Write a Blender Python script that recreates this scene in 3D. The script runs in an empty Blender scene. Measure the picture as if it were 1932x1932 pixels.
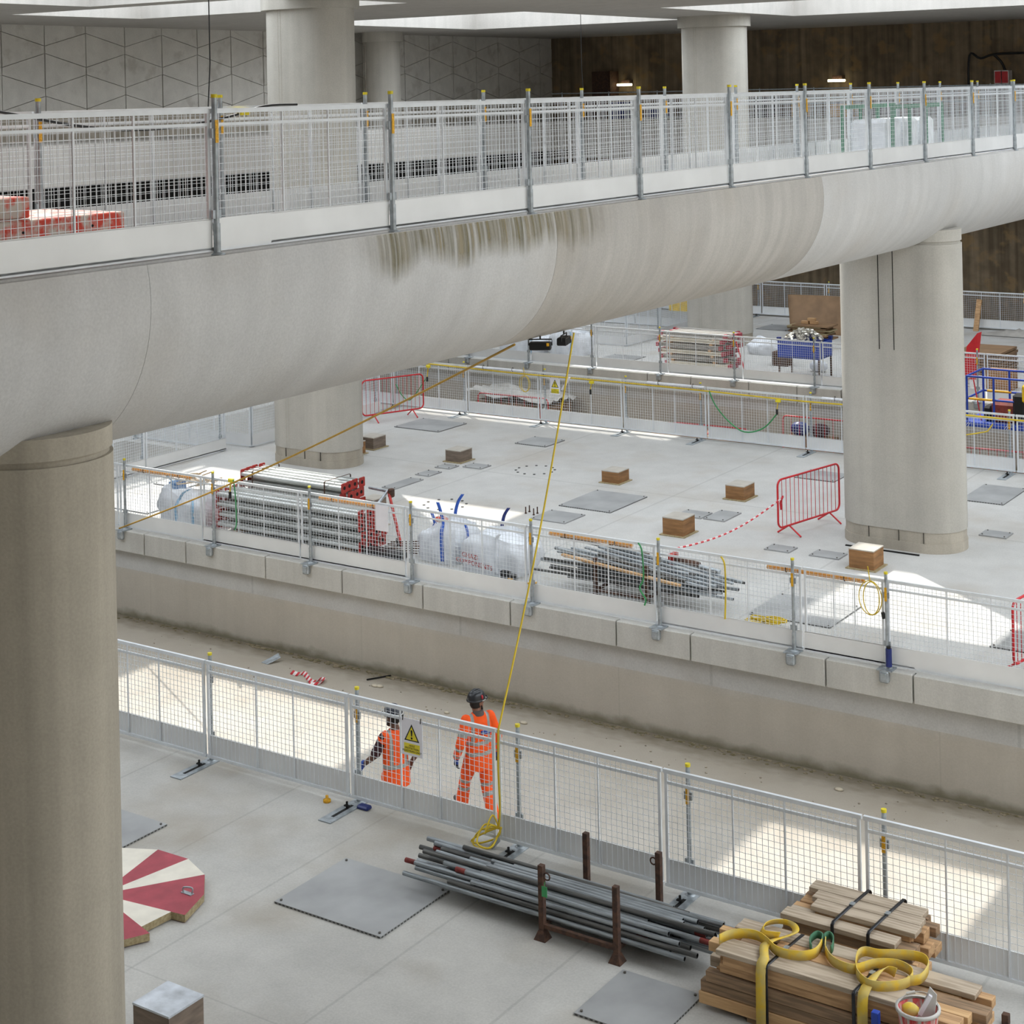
import bpy, math, random
from mathutils import Vector, Matrix
random.seed(11)
R = random.Random(5)
sc = bpy.context.scene
COL = sc.collection
PI = math.pi

# ---------------------------------------------------------------- camera
F_PX, CX, CY = 3172.0, 966.0, 174.0          # focal length and optical centre for the 1932 px frame
YAW, ROLL, CAMZ = math.radians(34.02), math.radians(-1.22), 9.8
_s, _c = math.sin(YAW), math.cos(YAW)
FWD = Vector((-_s, _c, 0)); _r = Vector((_c, _s, 0)); _u = Vector((0, 0, 1))
RGT = _r*math.cos(ROLL) + _u*math.sin(ROLL)
UPV = _u*math.cos(ROLL) - _r*math.sin(ROLL)
CAM = Vector((0, 0, CAMZ))
cd = bpy.data.cameras.new('camera'); cam = bpy.data.objects.new('camera', cd); COL.objects.link(cam)
cd.sensor_width = 36; cd.sensor_fit = 'HORIZONTAL'; cd.lens = 36*F_PX/1932
cd.shift_x = 0; cd.shift_y = -(966-CY)/1932
cd.clip_start = .1; cd.clip_end = 400
cam.matrix_world = Matrix(((RGT.x, UPV.x, -FWD.x, CAM.x), (RGT.y, UPV.y, -FWD.y, CAM.y), (RGT.z, UPV.z, -FWD.z, CAM.z), (0, 0, 0, 1)))
sc.camera = cam

def P(px, py, z):
    """point of the place at height z seen at a photo pixel"""
    d = FWD + RGT*((px-CX)/F_PX) - UPV*((py-CY)/F_PX)
    return CAM + d*((z-CAMZ)/d.z)
def PY(px, py, Y):
    d = FWD + RGT*((px-CX)/F_PX) - UPV*((py-CY)/F_PX)
    return CAM + d*(Y/d.y)
def PX(px, py, X):
    d = FWD + RGT*((px-CX)/F_PX) - UPV*((py-CY)/F_PX)
    return CAM + d*(X/d.x)

# ---------------------------------------------------------------- light
w = bpy.data.worlds.new('sky'); sc.world = w; w.use_nodes = True
bg = w.node_tree.nodes['Background']
bg.inputs[0].default_value = (.87, .935, 1.0, 1); bg.inputs[1].default_value = 3.5
sd = bpy.data.lights.new('sun', 'SUN'); so = bpy.data.objects.new('sun', sd); COL.objects.link(so)
sd.energy = 5.0; sd.angle = math.radians(.6); sd.color = (1, .955, .88)
SUN = Vector((-.731, .565, 1)).normalized()
so.rotation_euler = SUN.to_track_quat('Z', 'Y').to_euler(); so.location = (-20, 25, 40)
sc.view_settings.view_transform = 'Standard'; sc.view_settings.look = 'None'
sc.view_settings.gamma = 1; sc.view_settings.exposure = 0.14; sc.view_settings.use_curve_mapping = False

# ---------------------------------------------------------------- materials
def lin(c):
    return tuple((v/255/12.92 if v/255 <= .04045 else ((v/255+.055)/1.055)**2.4) for v in c)
def nd(nt, t, **k):
    n = nt.nodes.new(t)
    for a, b in k.items(): setattr(n, a, b)
    return n
def mat(name, rgb, rough=.6, metal=0, var=.08, scale=6, spec=.5, alpha=None, emit=0, stretch=(1, 1, 1), rgb2=None, bump=0):
    """procedural material: colour broken up by noise in object space"""
    m = bpy.data.materials.new(name); m.use_nodes = True; nt = m.node_tree
    b = nt.nodes['Principled BSDF']; L = nt.links
    tc = nd(nt, 'ShaderNodeTexCoord'); mp = nd(nt, 'ShaderNodeMapping'); mp.inputs['Scale'].default_value = stretch
    L.new(tc.outputs['Object'], mp.inputs['Vector'])
    nz = nd(nt, 'ShaderNodeTexNoise'); nz.inputs['Scale'].default_value = scale; nz.inputs['Detail'].default_value = 5
    L.new(mp.outputs['Vector'], nz.inputs['Vector'])
    cr = nd(nt, 'ShaderNodeValToRGB'); L.new(nz.outputs['Fac'], cr.inputs['Fac'])
    c = lin(rgb)
    if rgb2 is None:
        lo = tuple(max(0, v*(1-var*1.6)) for v in c); hi = tuple(min(1, v*(1+var*1.2)) for v in c)
        cr.color_ramp.elements[0].position = .3; cr.color_ramp.elements[1].position = .7
    else:
        lo = c; hi = lin(rgb2)
        cr.color_ramp.elements[0].position = .42; cr.color_ramp.elements[1].position = .58
    cr.color_ramp.elements[0].color = (*lo, 1); cr.color_ramp.elements[1].color = (*hi, 1)
    L.new(cr.outputs['Color'], b.inputs['Base Color'])
    b.inputs['Roughness'].default_value = rough; b.inputs['Metallic'].default_value = metal
    b.inputs['Specular IOR Level'].default_value = spec
    if alpha is not None: b.inputs['Alpha'].default_value = alpha
    if emit:
        L.new(cr.outputs['Color'], b.inputs['Emission Color']); b.inputs['Emission Strength'].default_value = emit
    if bump:
        bp = nd(nt, 'ShaderNodeBump'); bp.inputs['Strength'].default_value = bump; bp.inputs['Distance'].default_value = .02
        L.new(nz.outputs['Fac'], bp.inputs['Height']); L.new(bp.outputs['Normal'], b.inputs['Normal'])
    return m
def concrete(name, rgb, var=.1, big=.35, streak=0., joints=None, dirt=0., dirt_rgb=(120, 105, 85), rough=.88, blot=0., blot_rgb=(90, 80, 62), st=(5, 5, .14), masks=()):
    """concrete: cloudy tone, fine grain, optional rain streaks, casting joints and dirt"""
    m = bpy.data.materials.new(name); m.use_nodes = True; nt = m.node_tree; L = nt.links
    b = nt.nodes['Principled BSDF']; b.inputs['Roughness'].default_value = rough; b.inputs['Specular IOR Level'].default_value = .3
    tc = nd(nt, 'ShaderNodeTexCoord')
    def noise(scale, detail=4, stretch=None):
        n = nd(nt, 'ShaderNodeTexNoise'); n.inputs['Scale'].default_value = scale; n.inputs['Detail'].default_value = detail
        if stretch:
            mp = nd(nt, 'ShaderNodeMapping'); mp.inputs['Scale'].default_value = stretch
            L.new(tc.outputs['Object'], mp.inputs['Vector']); L.new(mp.outputs['Vector'], n.inputs['Vector'])
        else: L.new(tc.outputs['Object'], n.inputs['Vector'])
        return n.outputs['Fac']
    def ramp(fac, a, bb, p0=.3, p1=.7):
        r = nd(nt, 'ShaderNodeMapRange'); L.new(fac, r.inputs['Value'])
        r.inputs['From Min'].default_value = p0; r.inputs['From Max'].default_value = p1
        r.inputs['To Min'].default_value = a; r.inputs['To Max'].default_value = bb
        return r.outputs['Result']
    def mul(a, bb):
        n = nd(nt, 'ShaderNodeMath', operation='MULTIPLY'); L.new(a, n.inputs[0])
        if isinstance(bb, float): n.inputs[1].default_value = bb
        else: L.new(bb, n.inputs[1])
        return n.outputs[0]
    v = mul(ramp(noise(big), 1-var, 1+var*.6), ramp(noise(2.6, 6), 1-var*.8, 1+var*.5))
    v = mul(v, ramp(noise(45, 3), .93, 1.05))
    if streak: v = mul(v, ramp(noise(1, 5, st), 1-streak, 1+streak*.3))
    if joints:
        sx = nd(nt, 'ShaderNodeSeparateXYZ'); L.new(tc.outputs['Object'], sx.inputs['Vector'])
        for ax, first, period, wd in joints:
            a = nd(nt, 'ShaderNodeMath', operation='ADD'); L.new(sx.outputs[ax], a.inputs[0]); a.inputs[1].default_value = -first+period*200.5
            md = nd(nt, 'ShaderNodeMath', operation='MODULO'); L.new(a.outputs[0], md.inputs[0]); md.inputs[1].default_value = period
            sb = nd(nt, 'ShaderNodeMath', operation='SUBTRACT'); L.new(md.outputs[0], sb.inputs[0]); sb.inputs[1].default_value = period/2
            ab = nd(nt, 'ShaderNodeMath', operation='ABSOLUTE'); L.new(sb.outputs[0], ab.inputs[0])
            v = mul(v, ramp(ab.outputs[0], .86, 1.0, wd*.5, wd))
    mix = nd(nt, 'ShaderNodeMix', data_type='RGBA', blend_type='MULTIPLY'); mix.inputs[0].default_value = 1
    mix.inputs['A'].default_value = (*lin(rgb), 1)
    cb = nd(nt, 'ShaderNodeCombineColor'); [L.new(v, cb.inputs[i]) for i in range(3)]
    L.new(cb.outputs[0], mix.inputs['B'])
    out = mix.outputs['Result']
    for amt, drgb, sca, lo, hi in ((dirt, dirt_rgb, .8, .5, .72), (blot, blot_rgb, 1.7, .56, .66)):
        if amt:
            mm = nd(nt, 'ShaderNodeMix', data_type='RGBA'); L.new(out, mm.inputs['A']); mm.inputs['B'].default_value = (*lin(drgb), 1)
            L.new(ramp(noise(sca, 9), 0., amt, lo, hi), mm.inputs[0]); out = mm.outputs['Result']
    # deposits with an edge of their own: (axis, from, to, ragged edge, colour, amount, noise stretch)
    for ax, q0, q1, rag, mrgb, amt, mst in masks:
        sp = nd(nt, 'ShaderNodeSeparateXYZ'); L.new(tc.outputs['Object'], sp.inputs['Vector'])
        nn = nd(nt, 'ShaderNodeMath', operation='MULTIPLY_ADD'); L.new(noise(1, 7, mst), nn.inputs[0]); nn.inputs[1].default_value = rag*2; L.new(sp.outputs[ax], nn.inputs[2])
        f_ = ramp(nn.outputs[0], 0., amt, q0+rag, q1+rag)
        mm = nd(nt, 'ShaderNodeMix', data_type='RGBA'); L.new(f_, mm.inputs[0]); L.new(out, mm.inputs['A']); mm.inputs['B'].default_value = (*lin(mrgb), 1); out = mm.outputs['Result']
    L.new(out, b.inputs['Base Color'])
    bp = nd(nt, 'ShaderNodeBump'); bp.inputs['Strength'].default_value = .15; bp.inputs['Distance'].default_value = .01
    L.new(noise(30, 4), bp.inputs['Height']); L.new(bp.outputs['Normal'], b.inputs['Normal'])
    return m
FJ = [('X', -8.53, 3.42, .02), ('X', -9.93, 3.42, .02), ('Y', 11.0, 6.5, .014)]
M = dict(
    floor_near=concrete('slab concrete', (186, 184, 179), var=.10, joints=FJ, dirt=.6, dirt_rgb=(154, 145, 130)),
    floor_mid=concrete('pale slab concrete', (194, 193, 190), var=.07, joints=[('X', -7.1, 4.6, .03), ('Y', 24.4, 5.2, .03)], dirt=.45, dirt_rgb=(170, 160, 146)),
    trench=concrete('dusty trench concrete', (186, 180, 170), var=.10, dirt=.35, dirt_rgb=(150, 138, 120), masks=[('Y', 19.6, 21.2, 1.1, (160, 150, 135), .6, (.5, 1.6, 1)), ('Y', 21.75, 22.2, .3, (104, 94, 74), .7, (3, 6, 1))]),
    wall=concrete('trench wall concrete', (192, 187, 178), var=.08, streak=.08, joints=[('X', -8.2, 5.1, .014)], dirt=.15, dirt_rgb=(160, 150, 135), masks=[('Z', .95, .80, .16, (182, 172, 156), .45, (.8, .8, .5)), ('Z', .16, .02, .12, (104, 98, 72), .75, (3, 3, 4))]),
    fascia=concrete('fascia concrete', (200, 198, 192), var=.05, streak=.10),
    column=concrete('column concrete', (190, 186, 177), var=.06, streak=.14, st=(3, 3, .1)),
    column_stained_shaded=concrete('stained and shade-darkened pillar concrete', (176, 168, 153), var=.06, streak=.24, st=(4, 4, .08)),  # streaks are stain; part of the darker tone is shade put into the colour
    skirt=concrete('column foot concrete', (186, 178, 164), var=.12, streak=.15, dirt=.4),
    beam=concrete('bridge concrete', (198, 197, 195), var=.05, dirt=.18, dirt_rgb=(170, 158, 140), streak=.07, st=(.25, 4, .25)),
    beam_wet=concrete('damp bridge concrete', (184, 180, 174), var=.06, dirt=.25, dirt_rgb=(155, 144, 127), streak=.12, st=(.25, 5, .25)),
    algae=concrete('algae stain', (142, 135, 102), var=.3, streak=.45),
    roof=concrete('roof concrete', (188, 184, 178), var=.06, streak=.08),
    panel=concrete('cladding concrete', (218, 215, 208), var=.10, blot=.3, blot_rgb=(150, 142, 130)),
    brown=concrete('stained pile wall', (150, 133, 110), var=.25, streak=.45, dirt=.8, dirt_rgb=(106, 91, 74), blot=.5, blot_rgb=(168, 138, 96)),
    moss=mat('moss and grit', (112, 104, 74), .95, var=.5, scale=9, rgb2=(146, 134, 112)),
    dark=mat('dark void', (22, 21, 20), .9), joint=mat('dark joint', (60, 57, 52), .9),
    white=mat('white coated steel', (226, 230, 234), .38, .15, var=.04),
    toe=mat('white toe board', (230, 231, 231), .42, .1, var=.04, scale=1.5),
    galv=mat('galvanised steel', (168, 175, 180), .42, .55, var=.18, scale=14),
    capy=mat('yellow plastic', (222, 204, 40), .5), lab=mat('yellow label', (238, 178, 20), .5, rgb2=(205, 150, 20), scale=60),
    plate=mat('steel cover plate', (160, 161, 161), .55, .2, var=.12, scale=1.6), lid=mat('lid with painted sheen', (196, 202, 210), .28, var=.25, scale=5), plate_d=mat('ribbed plate edge', (70, 70, 68), .7),  # lid: its pale blue-white reflection is put into the base colour
    bolt=mat('bolt steel', (110, 106, 100), .45, .6),
    pipe=mat('scaffold tube zinc', (150, 156, 160), .4, .5, var=.3, scale=5, stretch=(.6, 8, 8)),
    pipe_dk=mat('old scaffold tube', (98, 98, 96), .55, .5, var=.35, scale=5, stretch=(.6, 8, 8)),
    pipe_red=mat('red tube paint', (128, 50, 44), .6, .1, var=.25, scale=12), hollow=mat('tube hollow', (18, 18, 18), .9),
    rust=mat('rusted steel', (96, 70, 56), .8, .25, var=.35, scale=18, rgb2=(74, 56, 48)),
    red=mat('red painted steel', (200, 32, 40), .42, var=.08), red_d=mat('red steel plate', (176, 46, 38), .5, .1, var=.25, scale=14),
    red_o=mat('orange red paint', (214, 66, 44), .55, var=.15, scale=7, rgb2=(206, 196, 184)),
    board_r=mat('faded red paint', (166, 66, 78), .6, var=.12, scale=5), board_w=mat('worn white paint', (226, 220, 206), .6, var=.06, scale=5),
    ply_edge=mat('plywood edge', (170, 156, 122), .8, rgb2=(150, 134, 100), scale=30),
    ply=mat('plywood', (146, 106, 66), .7, var=.22, scale=3.5, stretch=(1, 1, 6)), ply_top=mat('dusty plywood', (186, 180, 170), .75, var=.08, scale=4),
    ply_grey=mat('weathered plywood', (122, 108, 96), .75, var=.2, scale=4, stretch=(1, 1, 5)),
    ply_br=mat('brown plywood sheet', (134, 106, 78), .7, var=.15, scale=2),
    black=mat('black plastic', (22, 22, 24), .45), blackw=mat('black strapping', (26, 28, 34), .35),
    blue=mat('blue paint', (24, 62, 160), .45, var=.1), navy=mat('dark blue plastic', (26, 42, 110), .4), bluep=mat('blue polythene', (60, 100, 150), .5, rgb2=(120, 150, 185), scale=12),
    green=mat('green cable', (60, 150, 90), .5), greenp=mat('green paint', (50, 120, 90), .5), ycab=mat('yellow cable', (216, 186, 40), .5), ocab=mat('ochre cable', (180, 140, 40), .55),
    orange_t=mat('orange light tube', (226, 150, 60), .45, rgb2=(236, 176, 90), scale=30), white_t=mat('white light tube', (232, 234, 240), .35),
    bag=mat('woven bag fabric', (224, 228, 234), .7, var=.08, scale=5, bump=.5), bag_b=mat('blue webbing', (52, 96, 190), .6), bag_l=mat('pale blue webbing', (150, 190, 220), .6),
    waste=mat('timber waste', (214, 190, 158), .8, var=.2, scale=8), paper=mat('white paper', (236, 234, 240), .6, var=.03),
    sign_y=mat('sign yellow', (232, 214, 50), .5, var=.04), ink=mat('black ink', (24, 22, 24), .6), lime=mat('lime marker', (200, 220, 40), .5),
    sling=mat('yellow webbing', (226, 190, 62), .8, var=.25, scale=9, rgb2=(208, 184, 104), bump=.2), sling_g=mat('green webbing', (70, 118, 88), .8),
    bucket=mat('paint splashed bucket', (196, 60, 58), .5, scale=9, rgb2=(188, 180, 172), stretch=(3, 3, .5)), bucket_w=mat('grey plastic rim', (196, 192, 186), .5),
    skin=mat('skin', (134, 92, 72), .55, var=.06), skin_d=mat('dark skin', (92, 60, 46), .5, var=.06), hair=mat('dark hair', (30, 24, 22), .8),
    hivis=mat('orange hi vis cloth', (255, 88, 8), .75, var=.07, scale=9, bump=.3), refl=mat('grey reflective tape', (150, 152, 150), .4), collar=mat('grey collar', (92, 82, 80), .8),
    maroon=mat('maroon shirt', (58, 26, 32), .8), helmet=mat('dark helmet', (44, 48, 58), .3), helmet2=mat('charcoal helmet', (36, 38, 42), .3), strap=mat('pale strap', (190, 188, 182), .6),
    glove=mat('blue glove', (36, 70, 150), .6), glove_d=mat('dark glove palm', (34, 36, 48), .7), boot=mat('grey work boot', (96, 90, 86), .7), sole=mat('boot sole', (58, 54, 52), .8),
    logo=mat('blue logo patch', (24, 64, 150), .5, var=.03), logo_w=mat('logo lettering', (190, 210, 235), .5, var=.02), sticker=mat('red sticker', (214, 60, 70), .5),
    lamp=mat('lit lamp', (255, 236, 190), .4, emit=6), tape_r=mat('red barrier tape', (206, 50, 60), .5), tape_w=mat('white barrier tape', (232, 224, 222), .5),
    fit=mat('zinc couplers', (196, 192, 182), .4, .5, var=.3, scale=20), rubble=mat('grit', (164, 154, 138), .95, var=.3, scale=14), debris=mat('pale scrap', (196, 186, 166), .9, var=.2),
    poly=mat('grey polythene', (176, 172, 166), .45, var=.1, scale=3), machine=mat('red machine casing', (140, 62, 50), .55, var=.2, scale=12), yel=mat('yellow panel', (236, 196, 30), .45),
)
def timber(name, rgb, rgb2):
    return mat(name, rgb, .8, var=.2, scale=3, stretch=(.7, 9, 9), rgb2=rgb2)
WOOD = [timber('sawn timber', (198, 160, 118), (170, 134, 96)), timber('weathered timber', (188, 172, 152), (162, 146, 126)), timber('old timber', (154, 126, 98), (124, 102, 80)), timber('fresh timber', (208, 170, 124), (188, 150, 106))]

# ---------------------------------------------------------------- mesh helper
class MB:
    def __init__(s): s.v = []; s.f = []; s.mi = []; s.sm = []
    def add(s, vs, fs, mi=0, smooth=False):
        o = len(s.v); s.v += [tuple(x) for x in vs]
        for f in fs: s.f.append(tuple(i+o for i in f)); s.mi.append(mi); s.sm.append(smooth)
        return s
    def box(s, x0, x1, y0, y1, z0, z1, mi=0, b=0):
        if b <= 0 or min(x1-x0, y1-y0, z1-z0) < 2.2*b:
            v = [(x, y, z) for z in (z0, z1) for y in (y0, y1) for x in (x0, x1)]
            return s.add(v, [(0, 2, 3, 1), (4, 5, 7, 6), (0, 1, 5, 4), (2, 6, 7, 3), (0, 4, 6, 2), (1, 3, 7, 5)], mi)
        # chamfered box
        v = []; idx = {}
        for sx in (0, 1):
            for sy in (0, 1):
                for sz in (0, 1):
                    c = ((x0, x1)[sx], (y0, y1)[sy], (z0, z1)[sz]); d = ((b, -b)[sx], (b, -b)[sy], (b, -b)[sz])
                    for a in range(3):
                        idx[sx, sy, sz, a] = len(v); v.append(tuple(c[i]+(d[i] if i != a else 0) for i in range(3)))
        f = []
        for a in range(3):
            o1, o2 = [i for i in range(3) if i != a]
            for sa in (0, 1):
                q = []
                for (p, r) in ((0, 0), (1, 0), (1, 1), (0, 1)):
                    k = [0, 0, 0]; k[a] = sa; k[o1] = p; k[o2] = r; q.append(idx[(*k, a)])
                if (sa == 1) ^ (a == 1): f.append(tuple(q))
                else: f.append(tuple(q[::-1]))
        for a in range(3):   # edges parallel to axis a
            o1, o2 = [i for i in range(3) if i != a]
            for p in (0, 1):
                for r in (0, 1):
                    k0 = [0, 0, 0]; k0[o1] = p; k0[o2] = r; k1 = list(k0); k1[a] = 1
                    q = (idx[(*k0, o1)], idx[(*k1, o1)], idx[(*k1, o2)], idx[(*k0, o2)])
                    f.append(q)
        for sx in (0, 1):
            for sy in (0, 1):
                for sz in (0, 1): f.append((idx[sx, sy, sz, 0], idx[sx, sy, sz, 1], idx[sx, sy, sz, 2]))
        return s.add(v, f, mi)
    def bar(s, p, q, wd, ht=None, mi=0, up=(0, 0, 1)):
        p, q = Vector(p), Vector(q); ht = ht or wd; d = (q-p).normalized(); up = Vector(up)
        if abs(d.dot(up)) > .95: up = Vector((0, 1, 0)) if abs(d.y) < .9 else Vector((1, 0, 0))
        a = d.cross(up).normalized()*wd/2; b2 = a.cross(d).normalized()*ht/2
        v = [e+sa*a+sb*b2 for e in (p, q) for sb in (-1, 1) for sa in (-1, 1)]
        return s.add(v, [(0, 2, 3, 1), (4, 5, 7, 6), (0, 1, 5, 4), (2, 6, 7, 3), (0, 4, 6, 2), (1, 3, 7, 5)], mi)
    def tube(s, pts, r, n=8, mi=0, caps=True, smooth=True, closed=False):
        pts = [Vector(p) for p in pts]; k = len(pts); rr = r if isinstance(r, (list, tuple)) else [r]*k
        T = []
        for i in range(k):
            a = pts[(i-1) % k] if (closed or i) else pts[0]; b2 = pts[(i+1) % k] if (closed or i < k-1) else pts[-1]
            T.append((b2-a).normalized())
        nrm = Vector((0, 0, 1)) if abs(T[0].z) < .9 else Vector((1, 0, 0))
        V = []
        for i in range(k):
            nrm = (nrm-T[i]*nrm.dot(T[i])).normalized(); bi = T[i].cross(nrm)
            for j in range(n):
                t = 2*PI*j/n; V.append(pts[i]+(nrm*math.cos(t)+bi*math.sin(t))*rr[i])
        Fs = []
        for i in range(k if closed else k-1):
            for j in range(n):
                i2 = (i+1) % k
                Fs.append((i*n+j, i*n+(j+1) % n, i2*n+(j+1) % n, i2*n+j))
        s.add(V, Fs, mi, smooth)
        if caps and not closed:
            s.add(V[:n], [tuple(range(n))[::-1]], mi); s.add(V[-n:], [tuple(range(n))], mi)
        return s
    def lathe(s, prof, c=(0, 0, 0), n=24, mi=0, smooth=True, sx=1, sy=1):
        V = [(c[0]+r*math.cos(2*PI*j/n)*sx, c[1]+r*math.sin(2*PI*j/n)*sy, c[2]+z) for r, z in prof for j in range(n)]
        Fs = [(i*n+j, i*n+(j+1) % n, (i+1)*n+(j+1) % n, (i+1)*n+j) for i in range(len(prof)-1) for j in range(n)]
        return s.add(V, Fs, mi, smooth)
    def prism(s, poly, z0, z1, mi=0, top=True, bot=True, mi_side=None):
        n = len(poly); V = [(x, y, z0) for x, y in poly]+[(x, y, z1) for x, y in poly]
        s.add(V, [(i, (i+1) % n, n+(i+1) % n, n+i) for i in range(n)], mi if mi_side is None else mi_side)
        if top: s.add(V[n:], [tuple(range(n))], mi)
        if bot: s.add(V[:n], [tuple(range(n))[::-1]], mi)
        return s
    def ribbon(s, pts, wv, th=.006, mi=0):
        """webbing: centre line pts, width vectors wv (full width), thickness th"""
        pts = [Vector(p) for p in pts]; k = len(pts); V = []
        for i in range(k):
            t = (pts[min(i+1, k-1)]-pts[max(i-1, 0)]).normalized(); wi = Vector(wv[i] if isinstance(wv, list) else wv)/2
            nn = t.cross(wi)
            nn = nn.normalized()*th/2 if nn.length > 1e-6 else Vector((0, 0, th/2))
            V += [pts[i]+wi+nn, pts[i]-wi+nn, pts[i]-wi-nn, pts[i]+wi-nn]
        Fs = [(i*4+j, i*4+(j+1) % 4, i*4+4+(j+1) % 4, i*4+4+j) for i in range(k-1) for j in range(4)]
        Fs += [(0, 3, 2, 1), (k*4-4, k*4-3, k*4-2, k*4-1)]
        return s.add(V, Fs, mi, True)
    def ball(s, c, r, n=12, mi=0):
        rx, ry, rz = r if isinstance(r, (tuple, list)) else (r, r, r); m = max(4, n//2)
        V = [(c[0]+rx*math.sin(PI*i/m)*math.cos(2*PI*j/n), c[1]+ry*math.sin(PI*i/m)*math.sin(2*PI*j/n), c[2]-rz*math.cos(PI*i/m)) for i in range(m+1) for j in range(n)]
        Fs = [(i*n+j, i*n+(j+1) % n, (i+1)*n+(j+1) % n, (i+1)*n+j) for i in range(m) for j in range(n)]
        return s.add(V, Fs, mi, True)
    def mesh(s, name, mats, off=(0, 0, 0)):
        me = bpy.data.meshes.new(name); o = Vector(off)
        me.from_pydata([tuple(Vector(v)-o) for v in s.v], [], s.f)
        for m in (mats if isinstance(mats, (list, tuple)) else [mats]): me.materials.append(m)
        me.polygons.foreach_set('material_index', s.mi); me.polygons.foreach_set('use_smooth', s.sm)
        me.validate(clean_customdata=False); me.update(); return me
    def build(s, name, mats, parent=None, origin=None):
        """ONE object; vertices are world coordinates (or local when the parent stands at 0)"""
        if parent is None:
            org = Vector(origin) if origin is not None else Vector((0, 0, 0))
            o = bpy.data.objects.new(name, s.mesh(name, mats, org)); o.location = org; WORLD[o.name] = org
        else:
            org = WORLD[parent.name]
            o = bpy.data.objects.new(name, s.mesh(name, mats, org)); o.parent = parent; WORLD[o.name] = org
        COL.objects.link(o); return o
WORLD = {}
def tag(o, label, cat, group=None):
    o['label'] = label; o['category'] = cat
    if group: o['group'] = group
    return o
def thing(name, label, cat, loc=(0, 0, 0), rotz=0, group=None, local=False):
    o = bpy.data.objects.new(name, None); COL.objects.link(o); o.empty_display_size = .2
    o.location = loc; o.rotation_euler = (0, 0, rotz); WORLD[o.name] = Vector((0, 0, 0)) if (local or rotz) else Vector(loc)
    return tag(o, label, cat, group)
def struct(o):
    o['kind'] = 'structure'; return o
def dup(root, loc=None, rotz=None, label=None, group=None):
    r = root.copy(); COL.objects.link(r)
    if loc is not None: r.location = loc
    if rotz is not None: r.rotation_euler = (0, 0, rotz)
    if label: r['label'] = label
    if group: r['group'] = group
    for ch in root.children:
        c = ch.copy(); COL.objects.link(c); c.parent = r
        for g in ch.children:
            d = g.copy(); COL.objects.link(d); d.parent = c
    return r
ORD = ['first', 'second', 'third', 'fourth', 'fifth', 'sixth', 'seventh', 'eighth', 'ninth', 'tenth', 'eleventh', 'twelfth', 'thirteenth', 'fourteenth', 'fifteenth', 'sixteenth', 'seventeenth', 'eighteenth', 'nineteenth', 'twentieth']
def text(s, size, m, parent, mw, name='lettering', th=.0008):
    """lettering as mesh; mw: matrix of the text plane in the parent's frame"""
    cu = bpy.data.curves.new(name, 'FONT'); cu.body = s; cu.size = size; cu.align_x = 'CENTER'; cu.align_y = 'CENTER'; cu.extrude = th
    cu.resolution_u = 3
    t = bpy.data.objects.new('tmp', cu); COL.objects.link(t)
    dg = bpy.context.evaluated_depsgraph_get(); me = bpy.data.meshes.new_from_object(t.evaluated_get(dg))
    bpy.data.objects.remove(t); bpy.data.curves.remove(cu)
    me.materials.clear(); me.materials.append(m); me.transform(mw)
    o = bpy.data.objects.new(name, me); o.parent = parent; COL.objects.link(o); WORLD[o.name] = WORLD[parent.name]
    return o
def plane_mx(o, right, up):
    r = Vector(right).normalized(); u = Vector(up).normalized(); n = r.cross(u); o = Vector(o)
    return Matrix(((r.x, u.x, n.x, o.x), (r.y, u.y, n.y, o.y), (r.z, u.z, n.z, o.z), (0, 0, 0, 1)))
def smooth(pts, n=6, closed=False):
    """Catmull-Rom through pts"""
    p = [Vector(q) for q in pts]; k = len(p); out = []
    for i in range(k if closed else k-1):
        a, b, c, d = (p[(i-1) % k], p[i], p[(i+1) % k], p[(i+2) % k]) if closed else (p[max(i-1, 0)], p[i], p[i+1], p[min(i+2, k-1)])
        for j in range(n):
            t = j/n
            out.append(.5*((2*b)+(c-a)*t+(2*a-5*b+4*c-d)*t*t+(3*b-a-3*c+d)*t**3))
    if not closed: out.append(p[-1])
    return out
# ---------------------------------------------------------------- the place: slabs, trenches, walls, roof
S = 1.65                                        # platform slab level; trench floors at 0
def slab(name, boxes, m):
    b = MB()
    for q in boxes: b.box(*q)
    return struct(b.build(name, m))
slab('floor_near', [(-40, 12, -15.5, 15.06, .6, S), (-40, 12, 14.9, 15.06, -.3, .6)], M['floor_near'])
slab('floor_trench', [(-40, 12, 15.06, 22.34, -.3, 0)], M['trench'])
# middle slab, left open over two stair pits on the left
H1 = (-30.4, -27.75, 23.6, 28.1); H2 = (-30.4, -27.5, 29.3, 33.5)
slab('floor_middle', [(-48, H1[0], 22.3, 34.8, .9, S), (H1[1], 6, 22.3, 28.7, .9, S), (H2[1], 6, 28.7, 34.8, .9, S), (H1[0], H1[1], 22.3, H1[2], .9, S),
     (H1[0], H1[1], H1[3], 28.7, .9, S), (H2[0], H2[1], 28.7, H2[2], .9, S), (H2[0], H2[1], H2[3], 34.8, .9, S)], M['floor_mid'])
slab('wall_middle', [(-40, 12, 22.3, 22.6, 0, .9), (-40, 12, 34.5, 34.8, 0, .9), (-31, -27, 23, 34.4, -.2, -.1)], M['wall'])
slab('floor_trench_far', [(-40, 12, 34.8, 42.14, -.3, 0)], M['trench'])
slab('floor_far', [(-40, 12, 42.1, 54.95, .9, S)], M['floor_mid'])
slab('wall_far', [(-40, 12, 42.1, 42.4, 0, .9), (-40, 12, 54.65, 54.95, 0, .9)], M['wall'])
slab('floor_trench_back', [(-40, 12, 54.95, 62.1, -.3, 0)], M['trench'])
struct(MB().box(-41, 12.5, 62, 62.5, -.3, 14).build('wall_back', M['brown']))
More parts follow.
